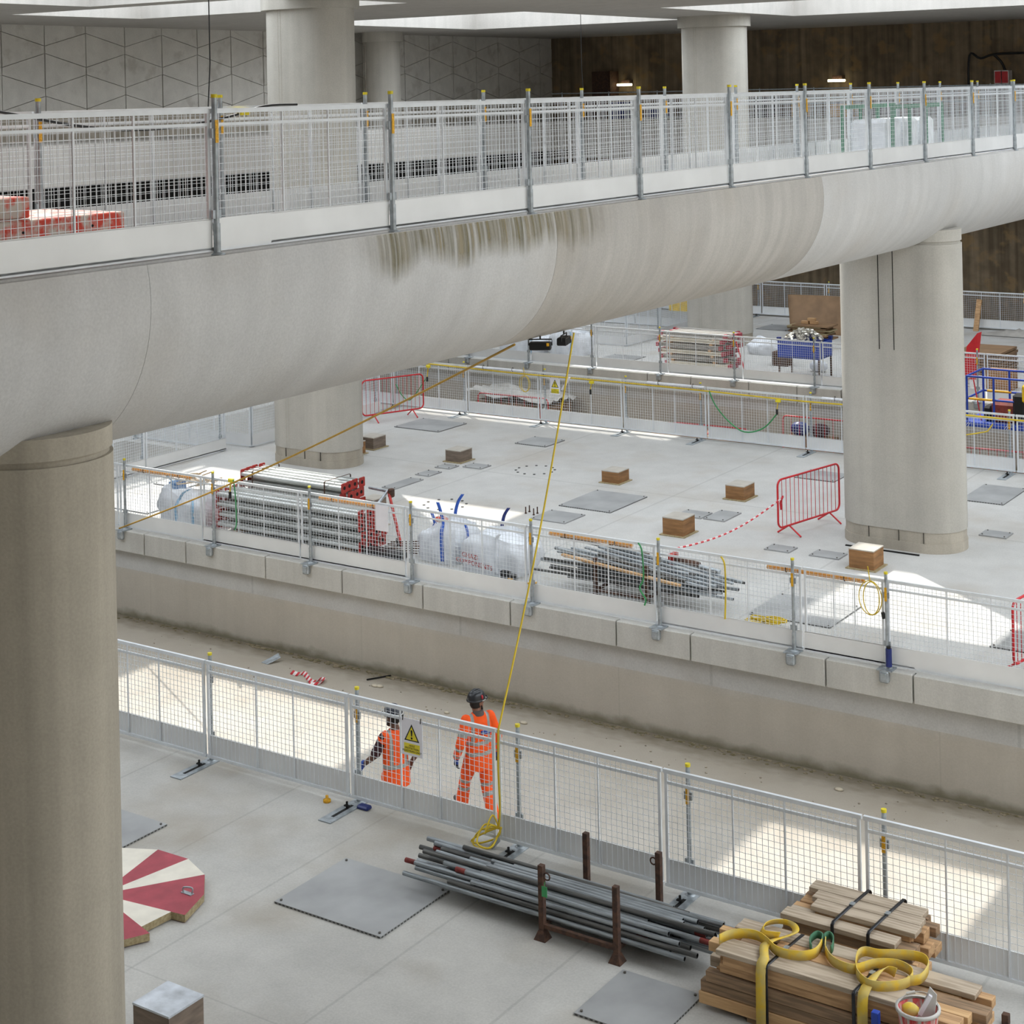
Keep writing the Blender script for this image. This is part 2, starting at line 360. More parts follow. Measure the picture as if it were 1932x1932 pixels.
struct(MB().box(-41, 12.5, -16, -15.5, -.3, 13.3).build('wall_front', M['wall']))
struct(MB().box(12, 12.5, -15.5, 62, -.3, 13.3).build('wall_right', M['wall']))
# precast fascia panels hung along the slab edges, with open joints
def fascia(name, y0, y1, z0, z1, joints):
    b = MB()
    for a, c in zip(joints[:-1], joints[1:]): b.box(a+.012, c-.012, y0, y1, z0, z1, b=.012)
    b.box(joints[0], joints[-1], y1-.03, y1, z0+.02, z1-.02, 1)
    return struct(b.build(name, [M['fascia'], M['joint']]))
fascia('trim_1', 22.14, 22.302, 1.27, S+.02, [-36, -33.5, -31, -28.5, -26, -24.9, -23.48, -22.4, -20.44, -18.68, -16.95, -15.2, -13.24, -11.96, -9.8, -8.51, -6, -3.6, -1, 2])
fascia('trim_2', 41.96, 42.102, 1.2, S+.02, [-38, -36, -34, -32.4, -30.92, -29.44, -27.43, -25.86, -23.87, -22.47, -20.67, -19.23, -17.95, -16.4, -14.6, -12.8, -11, -9, -7, -5])
# moss and grit gathered along the foot of the trench wall
b = MB()
for i in range(900):
    x = R.uniform(-27, -5); s_ = R.uniform(.007, .026)*(1.5 if -21 < x < -15 else 1); b.ball((x, 22.27-abs(R.gauss(0, .06))-s_, s_*.15), (s_*1.6, s_, s_*.45), 6)
o = b.build('moss_and_grit', M['moss']); tag(o, 'band of moss and grit along the foot of the trench wall', 'grit'); o['kind'] = 'stuff'

# side wall of hexagonal cladding panels
XW = -39.79
b = MB(); b.box(XW-.5, XW, -15.5, 62.2, -.3, 13.4)
struct(b.build('wall_left', M['roof']))
b = MB(); gx = XW+.05
def tri(a, c, d, dx=.05):   # facet raised a little from the wall, shrunk for the joint
    cy = (a[0]+c[0]+d[0])/3; cz = (a[1]+c[1]+d[1])/3
    q = [((y-cy)*.985+cy, (z-cz)*.985+cz) for y, z in (a, c, d)]
    n = len(b.v); b.add([(XW, y, z) for y, z in q]+[(gx+dx*R.uniform(-.3, .5), y, z) for y, z in q], [(3, 4, 5), (0, 1, 4, 3), (1, 2, 5, 4), (2, 0, 3, 5)])
zb, zt, ps = 8.9, 12.12, 1.598
def cell(q):
    cy = sum(y for y, z in q)/len(q); cz = sum(z for y, z in q)/len(q); k = len(q)
    pts = [(y-.018 if y > cy else y+.018, (z-cz)*.968+cz) for y, z in q]
    V = [(XW, y, z) for y, z in pts]+[(XW+.07+R.uniform(-.012, .012), y, z) for y, z in pts]
    b.add(V, [tuple(range(k, 2*k))]+[(i, (i+1) % k, k+(i+1) % k, k+i) for i in range(k)])
EV = [14.55, 13.275, 12.0, 10.725, 9.45, 8.175]; OD = [13.9, 12.64, 11.37, 10.09, 8.82, 7.55]; hh_ = .11
lines = []
for k in range(5):
    lines += [(EV[k]-hh_, OD[k]+hh_), (EV[k+1]+hh_, OD[k]-hh_)]
for i in range(-4, 19):
    y0 = 32.30+i*ps; y1 = y0+ps
    for (e0, o0), (e1, o1) in zip(lines[:-1], lines[1:]):
        l0, l1, r0, r1 = (e0, e1, o0, o1) if i % 2 == 0 else (o0, o1, e0, e1)
        q = [(y0, l1), (y1, r1), (y1, r0), (y0, l0)]
        # clip to the height of the cladding
        def clip(poly, zc_, keep):
            out = []
            for k in range(len(poly)):
                p_, n_ = poly[k], poly[(k+1) % len(poly)]; ip, in_ = keep(p_[1]), keep(n_[1])
                if ip: out.append(p_)
                if ip != in_: t_ = (zc_-p_[1])/(n_[1]-p_[1]); out.append((p_[0]+(n_[0]-p_[0])*t_, zc_))
            return out
        q = clip(q, zt, lambda z: z <= zt+1e-6)
        if len(q) > 2: q = clip(q, zb, lambda z: z >= zb-1e-6)
        if len(q) > 2: cell(q)
struct(b.build('trim_3', M['panel']))
struct(MB().box(XW, XW+.1, -2, 62, 12.13, 12.2).build('trim_4', M['dark']))
struct(MB().box(XW, XW+.12, -2, 62, 8.5, 9.5).build('trim_5', M['skirt']))
# gallery along the side wall and across the back
struct(MB().box(XW, -35.6, 6, 58, 7.5, 8.62).box(XW, -3, 57.6, 62, 7.1, 8.6).build('floor_gallery', M['roof']))
struct(MB().box(XW, -37.0, -2, 57.5, 1.65, 7.5).box(-36.2, -35.7, 30, 30.6, 1.65, 7.5).box(-36.2, -35.7, 42, 42.6, 1.65, 7.5).build('gallery_shade_block', M['dark']))  # near-black block paints in the shade of the openings under the gallery

# roof slab with light wells, several unseen ones added to steer the light (x0, x1, y0, y1)
ZR, ZT = 12.1, 13.3
WELLS = [(-35.3, -25.8, 29.05, 33.6), (-31.4, -24.9, 21.3, 28.2), (-19.6, -12, 21.3, 27.9), (-19.5, -12, 29.8, 33.4),
         (-35.1, -26.6, 40.1, 49.7), (-23.1, -12.5, 41.8, 50.8), (-15.2, -12.8, 9, 20), (-35.3, -26.5, 8, 17), (-5, 2.6, 11, 27), (3.5, 10, -4, 40), (-24.6, -19, 4, 15.2), (-8, 2.6, 30, 40)]
def roofmesh():
    xs = sorted({-40.2, 12.5, *[q for w_ in WELLS for q in w_[:2]]}); ys = sorted({-16.0, 62.3, *[q for w_ in WELLS for q in w_[2:]]})
    solid = {}
    for i in range(len(xs)-1):
        for j in range(len(ys)-1):
            cx, cy = (xs[i]+xs[i+1])/2, (ys[j]+ys[j+1])/2
            solid[i, j] = not any(w_[0] < cx < w_[1] and w_[2] < cy < w_[3] for w_ in WELLS)
    b = MB()
    for (i, j), on in solid.items():
        if not on: continue
        x0, x1, y0, y1 = xs[i], xs[i+1], ys[j], ys[j+1]
        b.add([(x0, y0, ZR), (x1, y0, ZR), (x1, y1, ZR), (x0, y1, ZR)], [(0, 3, 2, 1)])
        b.add([(x0, y0, ZT), (x1, y0, ZT), (x1, y1, ZT), (x0, y1, ZT)], [(0, 1, 2, 3)])
        for (di, dj, a, c) in ((-1, 0, (x0, y1), (x0, y0)), (1, 0, (x1, y0), (x1, y1)), (0, -1, (x0, y0), (x1, y0)), (0, 1, (x1, y1), (x0, y1))):
            if not solid.get((i+di, j+dj), False):
                b.add([(*a, ZR), (*c, ZR), (*c, ZT), (*a, ZT)], [(0, 1, 2, 3)])
    return b
struct(roofmesh().build('ceiling', M['roof']))

# ---------------------------------------------------------------- columns
def stadium(cx, cy, a, r, n=28):
    return [(cx+a+r*math.cos(t), cy+r*math.sin(t)) for t in [-PI/2+PI*i/n for i in range(n+1)]] + [(cx-a+r*math.cos(t), cy+r*math.sin(t)) for t in [PI/2+PI*i/n for i in range(n+1)]]
def column(x, y, z1, ring=None, cap=False, groove=False, skirt=True, a=.5, r=.6, m='column'):
    b = MB(); z0 = S+.36 if skirt else S
    def shell(q0, q1, dr, mi=0):
        pl = stadium(x, y, a, r+dr); n0 = len(b.f); b.prism(pl, q0, q1, mi)
        for k in range(n0, n0+len(pl)): b.sm[k] = True
    zt = ring if ring else z1
    shell(z0, zt, 0)
    if ring: shell(ring, ring+.05, -.03); shell(ring+.05, z1, -.005)
    o = struct(b.build('column', M[m]))
    if skirt:
        b = MB(); pl = stadium(x, y, a, r-.015); b.prism(pl, S, z0); pl2 = stadium(x, y, a, r+.004)
        b.prism(pl2, S, S+.17); k = MB()
        for q in (-.45, .1, .55): b.box(x+q-.003, x+q+.003, y-r-.006, y-r+.03, S+.17, z0, 1)
        b.build('column_foot', [M['skirt'], M['joint']], o)
    if cap:
        b = MB(); b.prism(stadium(x, y, a, r+.12), z1-.36, z1+.02); b.build('capital', M['column'], o)
    b = MB()
    if groove:
        for gx_ in (x-.18, x+.09): b.box(gx_-.007, gx_+.007, y-r-.004, y-r+.02, 5.15, ring-.03, 1)
    else:
        for gx_ in (x-.42, x-.34): b.box(gx_-.004, gx_+.004, y-r-.002, y-r+.02, z0, z1-.36 if cap else z1-.02, 1)
    b.build('casting_groove', [M[m], M['dark'] if groove else M['skirt']], o)
    return tag(o, *{'l': ('tall concrete pillar close to us at the left edge, under the bridge', 'column')}['l']) if False else o
c1 = column(-11.08, 8.85, 7.25, ring=7.03, m='column_stained_shaded'); tag(c1, 'tall concrete pillar at the left edge of the view, holding up the bridge', 'column')
c2 = column(-11.08, 28.65, 7.25, ring=7.0, groove=True); tag(c2, 'concrete pillar with two dark slots near its top, beside the red barrier', 'column')
c3 = column(-24.75, 28.65, ZR, cap=True); tag(c3, 'concrete pillar behind the stacked shoring legs, rising past the bridge', 'column')
c4 = column(-24.75, 48.3, ZR, cap=True); tag(c4, 'concrete pillar on the far platform behind the formwork stack', 'column')
c5 = column(-38.5, 48.6, ZR, cap=True, skirt=False, a=.02, r=.62); tag(c5, 'round concrete pillar against the hexagon patterned wall', 'column')
for o in (c1, c2, c3, c4, c5): struct(o)

# ---------------------------------------------------------------- bridge: half round beam with a flat deck
XB, ZB, RB, DECK = -11.08, 8.2, 1.3, 8.5
def beam_part(y0, y1, m, name='bridge_beam', dr=0., a0=None, a1=None):
    n = 48; top = math.asin((DECK-ZB)/RB); a_0 = PI-top; a_1 = 2*PI+top
    if a0 is not None: a_0, a_1 = a0, a1
    ring = [(XB+(RB+dr)*math.cos(a_0+(a_1-a_0)*i/n), ZB+(RB+dr)*math.sin(a_0+(a_1-a_0)*i/n)) for i in range(n+1)]
    b = MB(); ny = 2
    V = [(x, y, z) for y in (y0, y1) for x, z in ring]; k = n+1
    b.add(V, [(i, i+1, k+i+1, k+i) for i in range(n)], 0, True)
    if a0 is None:
        b.add([V[0], V[n], V[k+n], V[k]], [(0, 3, 2, 1)])
        b.add(V[:k], [tuple(range(k))[::-1]]); b.add(V[k:], [tuple(range(k))])
    return b.build(name, m)
segs = [(-6, 9.35), (9.354, 15.3), (15.304, 22.4), (22.404, 34), (34.004, 46), (46.004, 57.6)]
for i, (a, c) in enumerate(segs):
    o = struct(beam_part(a, c, M['beam_wet'] if i == 2 else M['beam'])); o['label'] = 'section of the round bellied concrete bridge beam'; o['category'] = 'bridge beam'
# low kerb lip on both deck edges
for x0, x1 in ((-9.95, -9.885), (-12.28, -12.2)):
    struct(MB().box(x0, x1, -6, 57.6, DECK-.02, DECK+.018).build('bridge_kerb', M['beam']))
# algae film below the deck edge: a thin skin with a ragged lower edge
am = bpy.data.materials.new('algae film'); am.use_nodes = True; nt = am.node_tree; L_ = nt.links; bs = nt.nodes['Principled BSDF']
bs.inputs['Roughness'].default_value = .9; bs.inputs['Specular IOR Level'].default_value = .2
tc = nd(nt, 'ShaderNodeTexCoord'); sp = nd(nt, 'ShaderNodeSeparateXYZ'); L_.new(tc.outputs['Object'], sp.inputs[0])
def nz_(st, det=6):
    mp = nd(nt, 'ShaderNodeMapping'); mp.inputs['Scale'].default_value = st; n_ = nd(nt, 'ShaderNodeTexNoise'); n_.inputs['Scale'].default_value = 1; n_.inputs['Detail'].default_value = det
    L_.new(tc.outputs['Object'], mp.inputs['Vector']); L_.new(mp.outputs['Vector'], n_.inputs['Vector']); return n_.outputs['Fac']
def mth(op, a_, b_):
    n_ = nd(nt, 'ShaderNodeMath', operation=op)
    for k_, v_ in enumerate((a_, b_)):
        if isinstance(v_, (int, float)): n_.inputs[k_].default_value = v_
        else: L_.new(v_, n_.inputs[k_])
    return n_.outputs[0]
def mr(v_, a0, a1, b0, b1):
    n_ = nd(nt, 'ShaderNodeMapRange'); L_.new(v_, n_.inputs['Value'])
    for k_, q_ in zip(('From Min', 'From Max', 'To Min', 'To Max'), (a0, a1, b0, b1)): n_.inputs[k_].default_value = q_
    return n_.outputs['Result']
hgt = mth('ADD', sp.outputs['Z'], mth('MULTIPLY', mth('SUBTRACT', nz_((.3, 2.2, .3)), .5), .55))
ends = mth('MULTIPLY', mr(sp.outputs['Y'], 11.9, 12.5, 0, 1), mr(sp.outputs['Y'], 15.2, 16.6, 1, 0))
msk = mth('MULTIPLY', mth('MULTIPLY', mr(hgt, 8.08, 8.28, 0, 1), ends), mr(nz_((.6, 17, .6)), .36, .66, .12, .95))
L_.new(mth('MULTIPLY', msk, .85), bs.inputs['Alpha'])
cr = nd(nt, 'ShaderNodeValToRGB'); L_.new(nz_((.5, 7, .5)), cr.inputs[0]); cr.color_ramp.elements[0].position = .35; cr.color_ramp.elements[1].position = .65
cr.color_ramp.elements[0].color = (*lin((112, 104, 66)), 1); cr.color_ramp.elements[1].color = (*lin((158, 146, 118)), 1); L_.new(cr.outputs[0], bs.inputs['Base Color'])
a_top = math.asin((DECK-.004-ZB)/(RB+.003)); o = beam_part(11.8, 16.7, am, 'algae_stain', .003, -.45, a_top)
tag(o, 'green algae streaks running down the bridge beam below the deck edge', 'stain'); o['kind'] = 'stuff'

# ---------------------------------------------------------------- fences
_pm = {}
def panel_meshes(w_):
    k = round(w_, 2)
    if k in _pm: return _pm[k]
    f = MB(); x1 = k-.03; x0 = .03
    f.box(x0-.03, x1+.03, -.018, .018, 1.165, 1.205)
    f.box(x0, x1, -.012, .012, 1.06, 1.085); f.box(x0-.03, x1+.03, -.016, .016, .015, .048)
    for xx in (x0, x1): f.box(xx-.015, xx+.015, -.014, .014, .02, 1.18)
    for xx in (x0+(x1-x0)*.36, x0+(x1-x0)*.63): f.box(xx-.007, xx+.007, -.013, .005, .05, 1.17)
    wm = MB(); n = int((x1-x0)/.0625); t = .0024; th_ = .0019
    for i in range(1, n):
        xx = x0+(x1-x0)*i/n; wm.box(xx-t, xx+t, -.012, -.012+2*t, .05, 1.165)
    zz = .305
    while zz < 1.16: wm.box(x0, x1, -.007, -.007+2*th_, zz-th_, zz+th_); zz += .0625
    tb = MB(); tb.box(x0-.02, x1+.02, .010, .016, .03, .285); tb.box(x0-.02, x1+.02, .004, .016, .28, .29)
    _pm[k] = [('frame', f.mesh('frame', M['white'])), ('wire_mesh', wm.mesh('wire_mesh', M['white'])), ('toe_board', tb.mesh('toe_board', M['toe']))]
    return _pm[k]
def panel(p, ang, w_, root):
    t = bpy.data.objects.new('panel', None); COL.objects.link(t); t.empty_display_size = .2
    t.parent = root; t.location = p; t.rotation_euler = (0, 0, ang)
    for nm, me in panel_meshes(w_):
        o = bpy.data.objects.new(nm, me); o.parent = t; COL.objects.link(o)
    return t
def post_meshes():
    r = {}
    b = MB().tube([(0, 0, .0), (0, 0, 1.31)], .024, 10); r['pole'] = b.mesh('pole', M['galv'])
    b = MB().tube([(0, 0, 1.305), (0, 0, 1.335)], .0275, 10); r['cap'] = b.mesh('cap', M['capy'])
    b = MB().tube([(0, 0, .0), (0, 0, .26)], .031, 10).lathe([(.031, .02), (.07, .008), (.07, 0), (0, 0)], n=12); r['base_socket'] = b.mesh('base_socket', M['galv'])
    b = MB().box(-.018, .018, -.027, -.0235, .93, 1.12); r['label_strip'] = b.mesh('label_strip', M['lab'])
    b = MB().box(-.05, .05, -.01, .012, .3, .37); r['clip'] = b.mesh('clip', M['galv']); b = MB().box(-.045, .045, -.012, .01, .97, 1.05); r['latch'] = b.mesh('latch', M['galv'])
    b = MB().box(-.11, .11, -.15, .07, -.009, .006).box(-.07, .07, -.165, -.088, -.17, .0, b=.02).box(-.045, .045, -.178, -.16, -.13, -.03, b=.006); r['edge_clamp'] = b.mesh('edge_clamp', M['galv'])
    b = MB().box(-.09, .09, -.62, .06, 0, .012).box(-.02, .02, -.48, -.12, .012, .014, 1).tube([(0, -.22, .01), (0, -.22, .09)], .013, 8, 1).box(-.035, .035, -.235, -.205, .035, .05, 1)
    r['foot_plate'] = b.mesh('foot_plate', [M['galv'], M['dark']])
    return r
_po = post_meshes()
def post(p, ang, root, foot, strip=1):
    """local -y is the side the post is seen from"""
    t = bpy.data.objects.new('post', _po['pole']); t.parent = root; t.location = p; t.rotation_euler = (0, 0, ang); COL.objects.link(t)
    for nm in ('cap', 'base_socket', 'clip', 'latch')+(('label_strip',) if strip else ())+({'clamp': ('edge_clamp',), 'stand': ('foot_plate',)}.get(foot, ())):
        o = bpy.data.objects.new(nm, _po[nm]); o.parent = t; COL.objects.link(o)
    return t
def run_x(label, xs, posts, y, z, void, foot, ypost):
    """fence along X; void=+1: drop on the +Y side"""
    root = thing('fence', label, 'fence', (0, 0, 0))
    for a, c in zip(xs[:-1], xs[1:]):
        if void > 0: panel((a, y, z), 0, c-a-.02, root)
        else: panel((c, y, z), PI, c-a-.02, root)
    for xp in posts: post((xp, ypost, z-(.05 if foot == 'stand' else .0)), 0, root, foot)
    return root
def run_y(label, x, ys, posts, z, void, xpost, foot):
    root = thing('fence', label, 'fence', (0, 0, 0))
    for a, c in zip(ys[:-1], ys[1:]):
        if void > 0: panel((x, c, z), -PI/2, c-a-.02, root)
        else: panel((x, a, z), PI/2, c-a-.02, root)
    for yp in posts: post((xpost, yp, z-.01), PI/2, root, foot)
    return root
BY = [5.46+2.37*i for i in range(21)]
run_y('white mesh fence along the near side of the bridge deck', -9.93, BY, [10.21+2.37*i for i in range(-1, 18)], DECK+.012, +1, -9.885, None)
run_y('white mesh fence along the far side of the bridge deck', -12.24, [5.55+2.37*i for i in range(21)], [7.96+2.37*i for i in range(0, 19)], DECK+.012, -1, -12.21, None)
run_x('white mesh fence along the front platform edge, between us and the two walkers', [-19.2, -16.95, -14.79, -12.52, -10.45, -8.4, -6.25, -4.05, -1.85, .4], [-17.0, -14.78, -12.45, -10.22, -8.15, -6.07, -3.9, -1.7], 14.93, S+.05, +1, 'stand', 14.985)
run_x('white mesh fence on the middle platform edge above the trench wall', [-26.6, -24.3, -22.1, -19.74, -17.4, -14.95, -12.6, -10.2, -8.95, -6.6, -4.4, -2.1, .2], [-24.05, -21.75, -19.44, -17.22, -14.82, -12.51, -10.31, -8.9, -6.5, -4.3, -2.0], 22.3, S+.03, -1, 'clamp', 22.225)
run_x('white mesh fence along the back edge of the middle platform, white tube lights on it', [-34.2, -31.9, -29.6, -27.3, -24.9, -22.72, -20.35, -18.1, -15.65, -13.3, -10.95, -8.6, -6.3, -4.0], [-29.5, -27.2, -25.05, -22.6, -20.3, -18.3, -15.55, -13.2, -11.1, -8.7, -6.2], 34.6, S+.05, +1, 'stand', 34.655)
run_x('white mesh fence on the front edge of the far platform', [-34.9, -32.6, -30.3, -28.0, -25.7, -23.3, -20.95, -18.6, -16.3, -14.1, -11.8, -9.5, -7.2], [-32.5, -30.17, -27.98, -25.75, -23.47, -21.13, -18.74, -16.4, -14.26, -11.9, -9.6], 42.2, S+.03, -1, 'clamp', 42.045)
run_x('white mesh fence along the back of the far platform before the brown wall', [-35.6, -33.2, -30.9, -28.6, -26.25, -23.8, -21.5, -19.15, -16.8, -14.4, -12.1, -9.8], [-30.9, -28.6, -26.4, -23.7, -21.5, -19.25, -16.9, -14.5, -12.2], 54.5, S+.05, +1, 'stand', 54.55)
# pens round the stair pits at the left of the middle platform and on the far platform
def pen(x0, x1, y0, y1, label, ny, nx, board=None):
    root = thing('stair_pit_pen', label, 'fence', (0, 0, 0))
    for i in range(ny):
        a, c = y0+(y1-y0)*i/ny, y0+(y1-y0)*(i+1)/ny
        panel((x1, c, S+.01), -PI/2, c-a-.02, root)
    for i in range(nx):
        a, c = x0+(x1-x0)*i/nx, x0+(x1-x0)*(i+1)/nx
        panel((a, y1, S+.01), 0, c-a-.02, root); panel((c, y0, S+.01), PI, c-a-.02, root)
    for yy in (y0+.1, (y0+y1)/2, y1-.1): post((x1-.08, yy, S), PI/2, root, None, 0)
    post((x0+.2, y1-.08, S), 0, root, None, 0)
    return root
pen(-30.5, -27.4, 23.4, 28.45, 'white mesh pen round a stair pit, just right of the left pillar', 2, 1)
pen2 = pen(-30.4, -27.1, 28.98, 33.8, 'white mesh pen with a yellow board, left of the pillar behind the shoring legs', 2, 1)
pen3 = pen(-33.6, -27.0, 46.2, 50.6, 'white mesh pen with a yellow board on the far platform', 2, 3)
MB().box(-29.4, -28.6, 33.7, 33.72, 2.35, 2.75).build('yellow_board', M['yel'], pen2)
MB().box(-27.75, -27.05, 50.4, 50.42, 2.25, 2.75).build('yellow_board', M['yel'], pen3)
# ---------------------------------------------------------------- front platform
def cover_plate(x0, x1, y0, y1, label, group='steel cover plates on the floor', ribbed=False, z=S, th=.022):
    c = ((x0+x1)/2, (y0+y1)/2, z)
    b = MB(); b.box(x0, x1, y0, y1, z, z+th, 0)
    if ribbed or (x1-x0) > .8:
        n = int((x1-x0)/.05)
        for i in range(n): b.box(x0+(x1-x0)*i/n+.012, x0+(x1-x0)*(i+1)/n-.012, y0-.003, y0+.01, z+.004, z+th-.006, 1)
        n = int((y1-y0)/.05)
        for i in range(n): b.box(x1-.01, x1+.003, y0+(y1-y0)*i/n+.012, y0+(y1-y0)*(i+1)/n-.012, z+.004, z+th-.006, 1)
    t = thing('cover_plate', label, 'cover plate', c, 0, group)
    b.build('plate', [M['plate'], M['plate_d']], t)
    for xx in (x0+.05, x1-.05):
        for yy in (y0+.05, y1-.05): MB().tube([(xx, yy, z+th), (xx, yy, z+th+.014)], .013, 8).build('fixing_bolt', M['bolt'], t)
    return t
cover_plate(-11.65, -10.28, 12.65, 13.78, 'large grey steel plate on the front floor, left of the tube rack')
cover_plate(-7.99, -7.16, 12.5, 13.36, 'grey steel plate on the front floor at the bottom, beside the timber stacks')
cover_plate(-15.1, -13.91, 12.3, 13.38, 'grey steel plate on the front floor partly behind the left pillar')

# red and white lifting board
cb = P(190, 1690, S+.07); cbx, cby = cb.x, cb.y
rim = [P(px, py, S+.07) for px, py in ((368, 1749), (392, 1690), (384, 1647), (350, 1626), (308, 1619))]
rad = sum(math.hypot(q.x-cbx, q.y-cby) for q in rim[1:4])/3; a0 = math.atan2(rim[1].y-cby, rim[1].x-cbx)
t = thing('painted_board', 'round red and white striped wooden cover lying beside the left pillar', 'board', (cbx, cby, S))
N = 15; step = 2*PI/N
b = MB()
for i in range(N):
    a, c = a0+step*i, a0+step*(i+1)
    rr = rad if i % N != N-2 else rad*.84
    tri_ = [(cbx, cby), (cbx+rr*math.cos(a), cby+rr*math.sin(a)), (cbx+rr*math.cos(c), cby+rr*math.sin(c))]
    b.prism(tri_, S+.012, S+.085, i % 2, mi_side=2)
b.build('board', [M['board_r'], M['board_w'], M['ply_edge']], t)
h = P(353, 1686, S+.085)
b = MB().tube(smooth([h+Vector((-.05, 0, .0)), h+Vector((-.05, 0, .05)), h+Vector((.05, .02, .06)), h+Vector((.05, .02, 0))], 5), .009, 8).box(h.x-.07, h.x+.07, h.y-.02, h.y+.03, S+.085, S+.092)
b.build('lifting_handle', M['galv'], t)

def covered_box(x0, y0, sx, sy, h, label, top=None, side=None, lip=.05, lipz=.018, base=S, grp='timber boxes on the floor'):
    """plywood box with a lid over a base board that sticks out"""
    t = thing('plywood_box', label, 'box', (x0+sx/2, y0+sy/2, base), 0, grp)
    if lip: MB().box(x0-lip, x0+sx+lip, y0-lip, y0+sy+lip, base, base+lipz).build('base_board', M['ply_edge'], t)
    else: lipz = 0
    b = MB(); z0 = base+lipz; th = .018
    b.box(x0, x0+sx, y0, y0+th, z0, base+h-.018); b.box(x0, x0+sx, y0+sy-th, y0+sy, z0, base+h-.018)
    b.box(x0, x0+th, y0+th, y0+sy-th, z0, base+h-.018); b.box(x0+sx-th, x0+sx, y0+th, y0+sy-th, z0, base+h-.018)
    b.build('sides', side or M['ply'], t)
    MB().box(x0-.004, x0+sx+.004, y0-.004, y0+sy+.004, base+h-.018, base+h).build('lid', top or M['ply_top'], t)
    return t
covered_box(-10.92, 10.06, .43, .41, .40, 'plywood box with a shiny pale lid, bottom left beside the pillar', side=M['ply_grey'], top=M['lid'], lip=0)

# rack of scaffold tubes
def stillage(x0, x1, y0, y1, h, label, post_m, ring=True):
    t = thing('tube_rack', label, 'rack', ((x0+x1)/2, (y0+y1)/2, S))
    for i, (xx, yy) in enumerate(((x0, y0), (x1, y0), (x0, y1), (x1, y1))):
        p = MB().box(xx-.027, xx+.027, yy-.027, yy+.027, S+.03, S+h).build('post', post_m, t)
        v = [(xx-.065, yy-.065, S), (xx+.065, yy-.065, S), (xx+.065, yy+.065, S), (xx-.065, yy+.065, S), (xx-.03, yy-.03, S+.09), (xx+.03, yy-.03, S+.09), (xx+.03, yy+.03, S+.09), (xx-.03, yy+.03, S+.09)]
        MB().add(v, [(3, 2, 1, 0), (4, 5, 6, 7), (0, 1, 5, 4), (1, 2, 6, 5), (2, 3, 7, 6), (3, 0, 4, 7)]).build('flared_foot', post_m, p)
        if ring and i in (0, 3):
            dx = .06 if i == 0 else -.06
            MB().tube([(xx+dx+.034*math.cos(q*PI/6), yy, S+h-.1+.034*math.sin(q*PI/6)) for q in range(12)], .008, 6, closed=True).build('lifting_ring', post_m, p)
    for yy in (y0, y1): MB().box(x0+.03, x1-.03, yy-.02, yy+.02, S+.11, S+.15).build('rail', post_m, t)
    for xx in (x0, x1): MB().box(xx-.02, xx+.02, y0+.03, y1-.03, S+.11, S+.15).build('rail', post_m, t)
    return t
rk = stillage(-8.95, -8.12, 13.48, 14.3, .71, 'low rusty steel rack holding the long scaffold tubes', M['rust'])
g = thing('inspection_tag', 'green tag hanging from the rusty tube rack', 'tag', (-8.9, 13.44, S+.5))
MB().box(-8.925, -8.865, 13.437, 13.443, S+.43, S+.53, b=.0).tube([(-8.895, 13.44, S+.53), (-8.895, 13.45, S+.57)], .004, 6).build('tag_card', M['green'], g)
def scaffold_tube(p, q, m, label, group, r=.0242, red=0):
    """hollow tube with open ends; red: painted ends"""
    p, q = Vector(p), Vector(q); mid = (p+q)/2
    t = thing('scaffold_tube', label, 'tube', mid, 0, group)
    d = (q-p).normalized()
    MB().tube([p, q], r, 10, caps=False).build('tube', m, t)
    b = MB()
    for e, s_ in ((p, 1), (q, -1)):
        n = 10; T = d*s_; nr = Vector((0, 0, 1)); nr = (nr-T*nr.dot(T)).normalized(); bi = T.cross(nr)
        o_ = [e+(nr*math.cos(2*PI*j/n)+bi*math.sin(2*PI*j/n))*r for j in range(n)]
        i_ = [e+(nr*math.cos(2*PI*j/n)+bi*math.sin(2*PI*j/n))*r*.82 for j in range(n)]
        k_ = [v+T*.03 for v in i_]
        b.add(o_+i_, [(j, (j+1) % n, n+(j+1) % n, n+j) for j in range(n)], 1); b.add(i_+k_, [(j, (j+1) % n, n+(j+1) % n, n+j) for j in range(n)], 0); b.add(k_, [tuple(range(n))], 0)
    b.build('open_end', [M['hollow'], m], t)
    if red:
        e = q if red > 0 else p; f = e-d*.12*(1 if red > 0 else -1)
        MB().tube([e, f] if red > 0 else [f, e], r+.0012, 10, caps=False).build('red_paint_band', M['pipe_red'], t)
    return t
rr = random.Random(21); k = 0
def stack_tubes(x0a, x0b, x1a, x1b, ya, yb, z0, rows, lab, grp, tilt=.0):
    global k
    zz = z0
    for rown, cnt in enumerate(rows):
        off = (yb-ya-(cnt-1)*.0505)/2
        for i in range(cnt):
            yy = ya+off+i*.0505
            near = 1-i/max(1, cnt-1)
            xs = x0a+(x0b-x0a)*rr.random()*(1 if near < .5 else .75); xe = x1a+(x1b-x1a)*rr.random()
            sk = rr.uniform(-.011, .011); tl_ = rr.uniform(-.012, .012) if rown > 2 else 0
            m = M['pipe'] if rr.random() < .72 else M['pipe_dk']
            scaffold_tube((xs, yy+sk, zz+tl_), (xe, yy-sk, zz-tl_), m, lab, grp, red=rr.choice([0, 0, 0, 0, 0, 0, 1, -1]))
        zz += .0455
stack_tubes(-10.9, -9.3, -8.0, -7.2, 13.53, 14.25, S+.175, [14, 13, 12, 10, 6], 'grey scaffold tube lying in the rusty rack on the front platform', 'scaffold tubes in the front rack')
